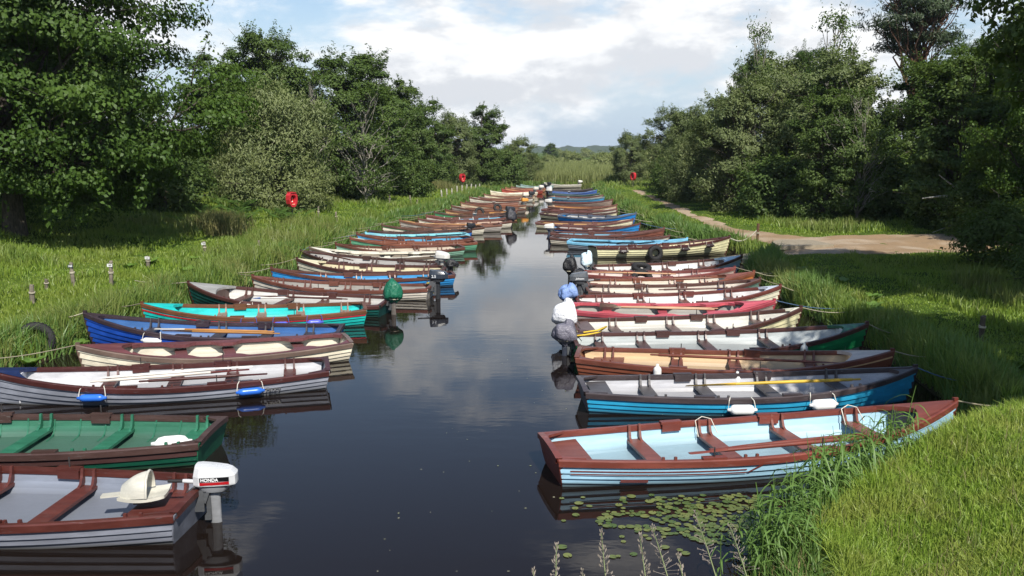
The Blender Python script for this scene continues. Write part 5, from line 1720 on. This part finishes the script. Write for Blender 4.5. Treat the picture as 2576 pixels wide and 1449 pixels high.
# far ground hills
def hills():
    m, nt, b = newmat('wooded_hill')
    tc = nn(nt, 'ShaderNodeTexCoord'); n1 = nn(nt, 'ShaderNodeTexNoise', inp={'Scale': .02, 'Detail': 6.0})
    nt.links.new(tc.outputs['Object'], n1.inputs['Vector'])
    nt.links.new(mixc(nt, n1.outputs['Fac'], (.02, .04, .02), (.06, .09, .04)), b.inputs['Base Color'])
    b.inputs['Roughness'].default_value = 1
    xs = np.linspace(-700, 900, 520); ds = np.linspace(0, 1, 12)
    X, D = np.meshgrid(xs, ds)
    prof = 5.5 + 5 * vnoise(xs * .006, xs * 0, 3) + 7 * np.exp(-((xs - 230) / 130) ** 2) + 2 * np.exp(-((xs - 30) / 60) ** 2)
    bump = 3.4 * vnoise(xs * .16, xs * 0, 5) + 2.0 * vnoise(xs * .4, xs * 0, 6)
    Z = -2 + (prof + bump)[None] * np.sin(D * math.pi / 2) ** .8
    Yy = 1050 + D * 260
    V = np.stack([X, Yy, Z], -1).reshape(-1, 3)
    nx = len(xs)
    I = (np.arange(11)[:, None] * nx + np.arange(nx - 1)[None]).ravel()
    Q = np.stack([I, I + 1, I + 1 + nx, I + nx], -1)
    tag(np_mesh('hill', V, Q, m), kind='structure')
hills()

# ------------------------------------------------------------------ water lily
def in_poly(x, y, P):
    c = False
    for i in range(len(P)):
        (x1, y1), (x2, y2) = P[i], P[i - 1]
        if (y1 > y) != (y2 > y) and x < (x2 - x1) * (y - y1) / (y2 - y1) + x1: c = not c
    return c
def lily():
    m, nt, b = newmat('lily_leaf')
    oi = nn(nt, 'ShaderNodeObjectInfo')
    nt.links.new(mixc(nt, oi.outputs['Random'], (.06, .10, .02), (.15, .17, .045)), b.inputs['Base Color'])
    b.inputs['Roughness'].default_value = .38
    root = empty('water_lily', (1.9, 9.3, 0))
    tag(root, 'water lily with many round floating leaves below the light blue boat', 'water lily')
    P1 = [(.85, 9.05), (1.3, 9.85), (2.2, 10.0), (3.05, 9.9), (2.9, 9.1), (2.75, 8.4), (2.1, 8.55), (1.5, 8.9)]
    mesh = []
    for k in range(3):
        vs = [(0, 0, .002)]
        n = 16
        for i in range(n + 1):
            a = .16 + (2 * math.pi - .32) * i / n
            vs.append((math.cos(a) * (1 + .04 * math.sin(3 * a + k)), .92 * math.sin(a), .03 * math.sin(2 * a + k) ** 2))
        fs = [(0, i, i + 1) for i in range(1, n + 1)]
        me = bpy.data.meshes.new('leaf'); me.from_pydata(vs, [], fs); me.materials.append(m); mesh.append(me)
    rg = random.Random(3)
    pts = []
    tries = 0
    while len(pts) < 290 and tries < 16000:
        tries += 1
        x, y = rg.uniform(.5, 3.2), rg.uniform(8.1, 10.1)
        if len(pts) > 265:
            x, y = rg.uniform(.35, 3.0), rg.uniform(8.3, 9.9)
        elif not in_poly(x, y, P1): continue
        if vnoise(x * 2.6, y * 3.4, 4) < .36 and rg.random() < .9: continue
        r = rg.uniform(.026, .056)
        if any(math.hypot(x - a, y - b_) < (r + c) * .66 for a, b_, c in pts): continue
        if bank_d(x, y) > -.05: continue
        pts.append((x, y, r))
    for i, (x, y, r) in enumerate(pts):
        o = bpy.data.objects.new('leaf', mesh[i % 3]); COL.objects.link(o)
        o.parent = root
        o.location = (x - 1.9, y - 9.3, .006 + .0006 * (i % 7))
        o.rotation_euler = (rg.uniform(-.03, .03), rg.uniform(-.03, .03), rg.uniform(0, 6.28)); o.scale = (r, r, r)
lily()

# ------------------------------------------------------------------ reed plants in front of the light blue boat
def reed_plants():
    rg = random.Random(12)
    kinds = []
    for k in range(5):
        stem, leaves = MB(), MB()
        hh = rg.uniform(.62, .85)
        bend = (rg.uniform(-.12, .12), rg.uniform(-.12, .06))
        sp = [(bend[0] * t * t, bend[1] * t * t, hh * t) for t in ramp(6)]
        stem.tube(sp, [.006, .006, .005, .005, .004, .002], 5)
        for i in range(7):
            t = .15 + .8 * i / 7
            a = rg.uniform(0, 6.28)
            b0 = Vector((bend[0] * t * t, bend[1] * t * t, hh * t))
            ll = rg.uniform(.26, .42)
            w = rg.uniform(.009, .015)
            rows = []
            rise = rg.uniform(.3, .8)
            for q in ramp(6):
                d = Vector((math.cos(a), math.sin(a), 0))
                c = b0 + d * ll * q * .8 + Vector((0, 0, ll * (rise * q - 1.0 * q * q * rg.uniform(.85, 1))))
                ww = w * (1 - q ** 2.2) * (.55 + .9 * min(q * 3, 1) * .5) + .0006
                s_ = Vector((-math.sin(a), math.cos(a), .15)) * ww
                rows.append([c - s_, c + Vector((0, 0, -ww * .35)), c + s_])
            leaves.grid(rows)
        kinds.append((stem, leaves, hh))
    meshes = []
    for st, lv, hh in kinds:
        a = st.build('stem', M_REED, None, True); b_ = lv.build('leaves', M_REED, None, True)
        meshes.append((a.data, b_.data))
        bpy.data.objects.remove(a); bpy.data.objects.remove(b_)
    for me in [m for p in meshes for m in p]:
        at = me.attributes.new('r', 'FLOAT', 'POINT')
        at.data.foreach_set('value', np.random.default_rng(len(me.vertices)).uniform(.3, .8, len(me.vertices)).astype(np.float32))
    n = 0
    spots = []
    while n < 150:
        t = rg.random()
        x = 2.2 + 2.35 * t + rg.gauss(0, .16); y = 7.75 + 2.6 * t + rg.gauss(0, .18)
        d = float(bank_d(x, y))
        if not -.25 < d < .50: continue
        spots.append((x, y)); n += 1
    for i, (x, y) in enumerate(spots):
        z = max(gz(x, y), -.12)
        o = empty('reed_plant', (x, y, z - .04), (rg.uniform(-.12, .12), rg.uniform(-.12, .12), rg.uniform(0, 6.28)), rg.uniform(.6, 1.2))
        tag(o, 'leafy reed stem in the clump before the light blue boat', 'reed', 'reeds before the light blue boat')
        for nm, me in zip(('stem', 'leaves'), meshes[i % 5]):
            c = bpy.data.objects.new(nm, me); COL.objects.link(c); c.parent = o
reed_plants()

# ------------------------------------------------------------------ old bridge the view is taken from (just under the frame) and seeding grass on its ledge
tag(MB().box((0, -.6, 1.0), (16, 4.6, 2.6)).box((0, 1.9, .8), (16.2, .8, 2.0)).build('bridge', MATS['slab']), kind='structure')
def seed_stems():
    dat = [(.145, 2.72, 2.735, .05, 'leftmost seeding grass stem at the bottom of the frame'), (.289, 2.72, 2.78, -.05, 'tallest seeding grass stem, second from left at bottom'), (.415, 2.72, 2.762, -.07, 'seeding grass stem, third from left at bottom'),
           (.54, 2.72, 2.70, -.12, 'purple grass head leaning left, fourth from left at bottom'), (.07, 2.72, 2.645, -.02, 'grass tip barely entering at the bottom edge, left'), (.231, 2.72, 2.64, -.02, 'grass tip barely entering at the bottom edge, centre'),
           (.50, 3.0, 2.675, -.22, 'loose open grass head over the lily leaves'), (.654, 3.0, 2.725, -.22, 'loose open grass head at right of the first loose one'), (.777, 3.0, 2.68, -.20, 'loose open grass head nearest the reeds')]
    mt = leafmat('grass_seed', (.30, .25, .20), (.48, .42, .36), (.36, .28, .27), .25, .03, .6, 4)
    ms = leafmat('grass_stalk', (.14, .20, .06), (.22, .26, .10), (.2, .2, .1), .2, .05, .5, 4)
    rg = random.Random(4)
    for x, y, zt, lean, lb in dat:
        z0 = 1.75
        hh = zt - z0
        o = empty('grass_stem', (x - lean * .75, y - .55, z0))
        tag(o, lb, 'grass stem', 'seeding grass stems at the bottom edge')
        sp = [Vector((lean * .5 * (t ** 1.6) + (lean * .25 * t * t), .55 * t ** 1.5, hh * t)) for t in ramp(10)]
        a = MB().tube(sp, [.0028] * 8 + [.002, .001], 5).build('stalk', ms, o, True)
        mb = MB()
        loose = 'loose' in lb
        for i in range(46):
            t = .86 + .15 * i / 46
            k = min(8.99, t * 9); j = int(k)
            c = sp[min(j, 9)].lerp(sp[min(j + 1, 9)], k - j)
            an = rg.uniform(0, 6.28)
            out = (.026 if not loose else .05) * (1.05 - (t - .86) / .15) * rg.uniform(.3, 1) + .003
            p = c + Vector((math.cos(an) * out, math.sin(an) * out, rg.uniform(-.004, .012)))
            ln = .0068 if not loose else .005
            d = Vector((math.cos(an) * .4, math.sin(an) * .4, 1)).normalized()
            w = Vector((-math.sin(an), math.cos(an), 0)) * ln * .42
            w2 = d.cross(w)
            mb.add([p - d * ln, p + w, p + d * ln, p - w], [(0, 1, 2, 3)])
            mb.add([p - d * ln, p + w2, p + d * ln, p - w2], [(0, 1, 2, 3)])
            mb.tube([c - Vector((0, 0, .008)), p], .0006, 3, False)
        hd = mb.build('seed_head', mt, o)
        for oo in (a, hd):
            at = oo.data.attributes.new('r', 'FLOAT', 'POINT')
            at.data.foreach_set('value', np.random.default_rng(2).uniform(0, 1, len(oo.data.vertices)).astype(np.float32))
seed_stems()

# ------------------------------------------------------------------ bracken, rushes and docks on the left bank
def bracken():
    m = leafmat('bracken_fronds', (.055, .130, .022), (.120, .215, .045), (.09, .16, .03), .3, .04, .5, .8)
    rg = random.Random(9)
    mb = MB()
    for f in range(9):
        a = f * 2.4 + rg.uniform(-.3, .3)
        L_ = rg.uniform(.8, 1.15)
        for i in range(20):
            t = .15 + .85 * i / 20
            c = Vector((math.cos(a) * L_ * t * .75, math.sin(a) * L_ * t * .75, L_ * (1.05 * t - .62 * t * t)))
            wl = .30 * (1 - t) ** .8 + .02
            for s_ in (-1, 1):
                d = Vector((-math.sin(a) * s_ + math.cos(a) * .35, math.cos(a) * s_ + math.sin(a) * .35, -.12))
                e = c + d * wl
                q = Vector((math.cos(a), math.sin(a), 0)) * .022
                mb.add([c - q * .6, e, c + q * 1.6], [(0, 1, 2)])
    o = mb.build('fronds', m)
    at = o.data.attributes.new('r', 'FLOAT', 'POINT')
    at.data.foreach_set('value', np.random.default_rng(2).uniform(0, 1, len(o.data.vertices)).astype(np.float32))
    me = o.data
    bpy.data.objects.remove(o)
    for i in range(34):
        x = rg.uniform(-15.5, -9.6); y = rg.uniform(38.5, 47)
        if i > 22: x, y = rg.uniform(-13.4, -11.6), rg.uniform(36, 44)
        r = empty('bracken', (x, y, gz(x, y)), (0, 0, rg.uniform(0, 6.28)), rg.uniform(.8, 1.35))
        tag(r, 'bracken fern in the bank below the willow bush', 'fern', 'bracken below the willow bush')
        c = bpy.data.objects.new('fronds', me); COL.objects.link(c); c.parent = r
    g = np.random.default_rng(61)
    for k, (cx, cy, rr, lb) in enumerate(((-11.9, 36.2, .9, 'brownish rush tuft left of the lifebuoy station'), (-10.9, 33.6, .6, 'small rush tuft at the edge of the oak shade'), (-6.0, 74, 1.4, 'pale seeding grass mound before the small lifebuoy station'), (-7.8, 70, 1.2, 'second pale seeding grass mound on the far left bank'))):
        n = 1500
        X = cx + g.normal(0, rr * .5, n); Y = cy + g.normal(0, rr * .5, n)
        mt = leafmat('rush', (.13, .16, .045), (.25, .24, .09), (.24, .20, .08), .3, .03, .6, 1.0)
        o = blades('rush_tuft', X, Y, g.uniform(.5, .95, n), g.uniform(.02, .035, n), mt, .28, None, seed=90 + k)
        tag(o, lb, 'rush')
bracken()
def dock(x, y, label, seed):
    rg = random.Random(seed)
    o = empty('dock_plant', (x, y, max(gz(x, y), .0)))
    tag(o, label, 'plant', 'broad leaved plants at the water edge')
    m = leafmat('dock_leaves', (.10, .20, .03), (.17, .28, .05), (.13, .22, .04), .35, .06, .4, 3)
    for i in range(9):
        a = i * .75 + rg.uniform(-.2, .2)
        L_ = rg.uniform(.22, .4)
        rows = []
        for q in ramp(7):
            c = Vector((math.cos(a) * L_ * q * .7, math.sin(a) * L_ * q * .7, L_ * (1.1 * q - .6 * q * q) + .02))
            w = .075 * math.sin(math.pi * min(1, .08 + q * .92)) ** .8 + .004
            s_ = Vector((-math.sin(a), math.cos(a), .2)) * w
            rows.append([c - s_, c - Vector((0, 0, .012)), c + s_])
        lf = MB().grid(rows).build('leaf', m, o, True)
        at = lf.data.attributes.new('r', 'FLOAT', 'POINT')
        at.data.foreach_set('value', np.full(len(lf.data.vertices), rg.random(), np.float32))
dock(-8.75, 17.5, 'broad leaved plant at the bow of the royal blue boat', 1)
dock(-8.9, 16.0, 'broad leaved plant at the bow of the maroon decked boat', 2)

# ------------------------------------------------------------------ loose gear in the boats and bits floating on the water
def tub(key, v, hexc, label, r=.11, h=.2, tilt=0.0, name='bucket'):
    o = empty(name, to_world(key, v), (R(tilt), R(tilt * .4), 0))
    tag(o, label, name, 'loose gear in the boats')
    mb = MB()
    mb.lathe([(.001, .0), (r * .8, .0), (r, h), (r * 1.06, h), (r * 1.06, h - .015)], 14)
    mb.lathe([(r * .95, h), (r * .76, .015), (.001, .015)], 14)
    mb.build('body', paint(hexc, .4, .3), o, True)
    pts = [(r * math.cos(a), .02, h + r * .9 * math.sin(a)) for a in ramp(9, 0, math.pi)]
    MB().tube(pts, .005, 5).build('handle', paint('#8a8a88', .4, .3), o)
for k, v, c, lb in (('L8', (4.1, .1, .05), '#dedcd4', 'white bucket in the bow of the off white boat'), ('L14', (2.6, .2, .05), '#3a62a8', 'blue bucket in the green hulled brown railed boat'), ('L22', (2.2, .1, .25), '#efece6', 'white tub in the green boat beyond the red bowed one'),
                    ('R9', (3.9, 0, .10), '#4a4442', 'dark bucket near the bow of the orange varnished boat'), ('R8', (3.7, .1, .1), '#2b3f86', 'navy bucket near the bow of the grey motored boat'), ('R23', (1.5, 0, .25), '#efe6d6', 'cream tub in the far blue boat of right row'),
                    ('R20', (1.2, 0, .2), '#e6e2da', 'white tub in the brown boat with cream bow tip'), ('L26', (2.4, 0, .25), '#ece8e0', 'white tub in the dull brown far boat'), ('R26', (1.9, 0, .25), '#e4e6ea', 'white tub in the violet blue far boat')):
    tub(k, v, c, lb)
def debris():
    g = np.random.default_rng(15)
    V, Q = [], []
    n = 110
    cl = [(g.uniform(-3.0, 2.2), 8.5 + 24 * g.uniform() ** 1.4) for _ in range(14)]
    for i in range(n):
        cx_, cy_ = cl[i % 14]
        y = max(8.0, cy_ + g.normal(0, .5 if i % 3 else 2.5))
        x = float(np.clip(cx_ + g.normal(0, .35 if i % 3 else 1.2), -3.2, 2.3))
        r = g.uniform(.005, .018)
        a = g.uniform(0, 6.28)
        e = g.uniform(.3, 1)
        k = len(V)
        for q in range(6):
            b_ = a + q * math.pi / 3
            V.append((x + r * math.cos(q * math.pi / 3) * math.cos(a) - e * r * math.sin(q * math.pi / 3) * math.sin(a), y + r * math.cos(q * math.pi / 3) * math.sin(a) + e * r * math.sin(q * math.pi / 3) * math.cos(a), .006))
        Q += [(k, k + 1, k + 2, k + 3), (k, k + 3, k + 4, k + 5)]
    o = np_mesh('floating_leaves', np.array(V), np.array(Q), leafmat('floating_bits', (.2, .2, .12), (.4, .38, .28), (.15, .2, .06), .1, .05, .5, 3), rattr=g.uniform(0, 1, len(V)))
    tag(o, 'tiny leaves and specks floating on the dark water', 'leaves', kind='stuff')
debris()

# ------------------------------------------------------------------ more moorings, weeds and a bare branch
def more_moorings():
    for k in list(POS):
        if k in ('L1', 'L2', 'L5', 'L6', 'L7', 'L8', 'R1', 'R12', 'F1') or SPEC[k].get('det', 2) == 0: continue
        v = bowp(k)
        side = -1 if k[0] == 'L' else 1
        yq = v.y + (.5 if ord(k[-1]) % 2 else -.35)
        xe = float(np.interp(yq, LY, LX)) if side < 0 else float(np.interp(yq, RY, RX))
        xq = min(xe - .7, v.x - .5) if side < 0 else max(xe + .7, v.x + .5)
        short = ' '.join(SPEC[k]['lab'].replace(',', '').split()[:8])
        rope_line(v, (xq, yq, gz(xq, yq) + .12), .10, ('#8f8772', '#a8a08a', '#4f6a8a', '#b8ae94')[ord(k[-1]) % 4], 'mooring rope from bow of the ' + short, .010)
more_moorings()
rgw = random.Random(44)
for i in range(26):
    side = -1 if i % 2 else 1
    y = rgw.uniform(13, 30)
    x = float(np.interp(y, LY, LX)) - rgw.uniform(.2, 3.2) if side < 0 else float(np.interp(y, RY, RX)) + rgw.uniform(.2, 1.6)
    dock(x, y, 'broad leaved weed in the long grass of the ' + ('left' if side < 0 else 'right') + ' bank', 100 + i)
def lichen_branch():
    m = bark_mat((.22, .22, .19), (.50, .50, .44))
    b = Vector((19.6, 36.3, .6))
    o = empty('lichen_branch', b)
    tag(o, 'bare lichen covered branch sticking out of the leaves at right edge', 'branch')
    def q(x, y, z): return Vector((x * 1.284, y + 7.7, 4 - (4 - z) * 1.284)) - b
    P = [Vector((0, 0, 0)), q(15.0, 28.2, 1.9), q(14.5, 27.8, 2.62), q(13.9, 27.6, 2.60), q(13.2, 27.5, 2.60), q(12.6, 27.4, 2.54)]
    MB().tube(P, [.10, .085, .07, .055, .04, .02], 8).build('main_bough', m, o, True)
    MB().tube([P[3], q(14.1, 27.5, 2.78), q(14.6, 27.4, 2.72)], [.05, .04, .02], 7).build('side_bough', m, o, True)
    MB().tube([P[3], q(13.55, 27.5, 2.92), q(13.1, 27.5, 3.25)], [.045, .035, .015], 7).build('side_bough', m, o, True)
    MB().tube([P[1], q(13.6, 27.3, 1.75), q(12.9, 27.2, 1.5)], [.03, .02, .008], 6).build('side_bough', m, o, True)
lichen_branch()

# ------------------------------------------------------------------ thin summer air: far things pale a little
def haze():
    m = bpy.data.materials.new('air')
    m.use_nodes = True
    nt = m.node_tree
    nt.nodes.clear()
    out = nn(nt, 'ShaderNodeOutputMaterial')
    v = nn(nt, 'ShaderNodeVolumePrincipled', inp={'Color': (.78, .87, 1.0, 1), 'Density': .00020, 'Anisotropy': .2})
    nt.links.new(v.outputs[0], out.inputs['Volume'])
    o = MB().box((0, 640, 14), (3600, 1500, 32.5)).build('haze', m)
    tag(o, 'thin bluish summer haze in the air', kind='stuff')
haze()
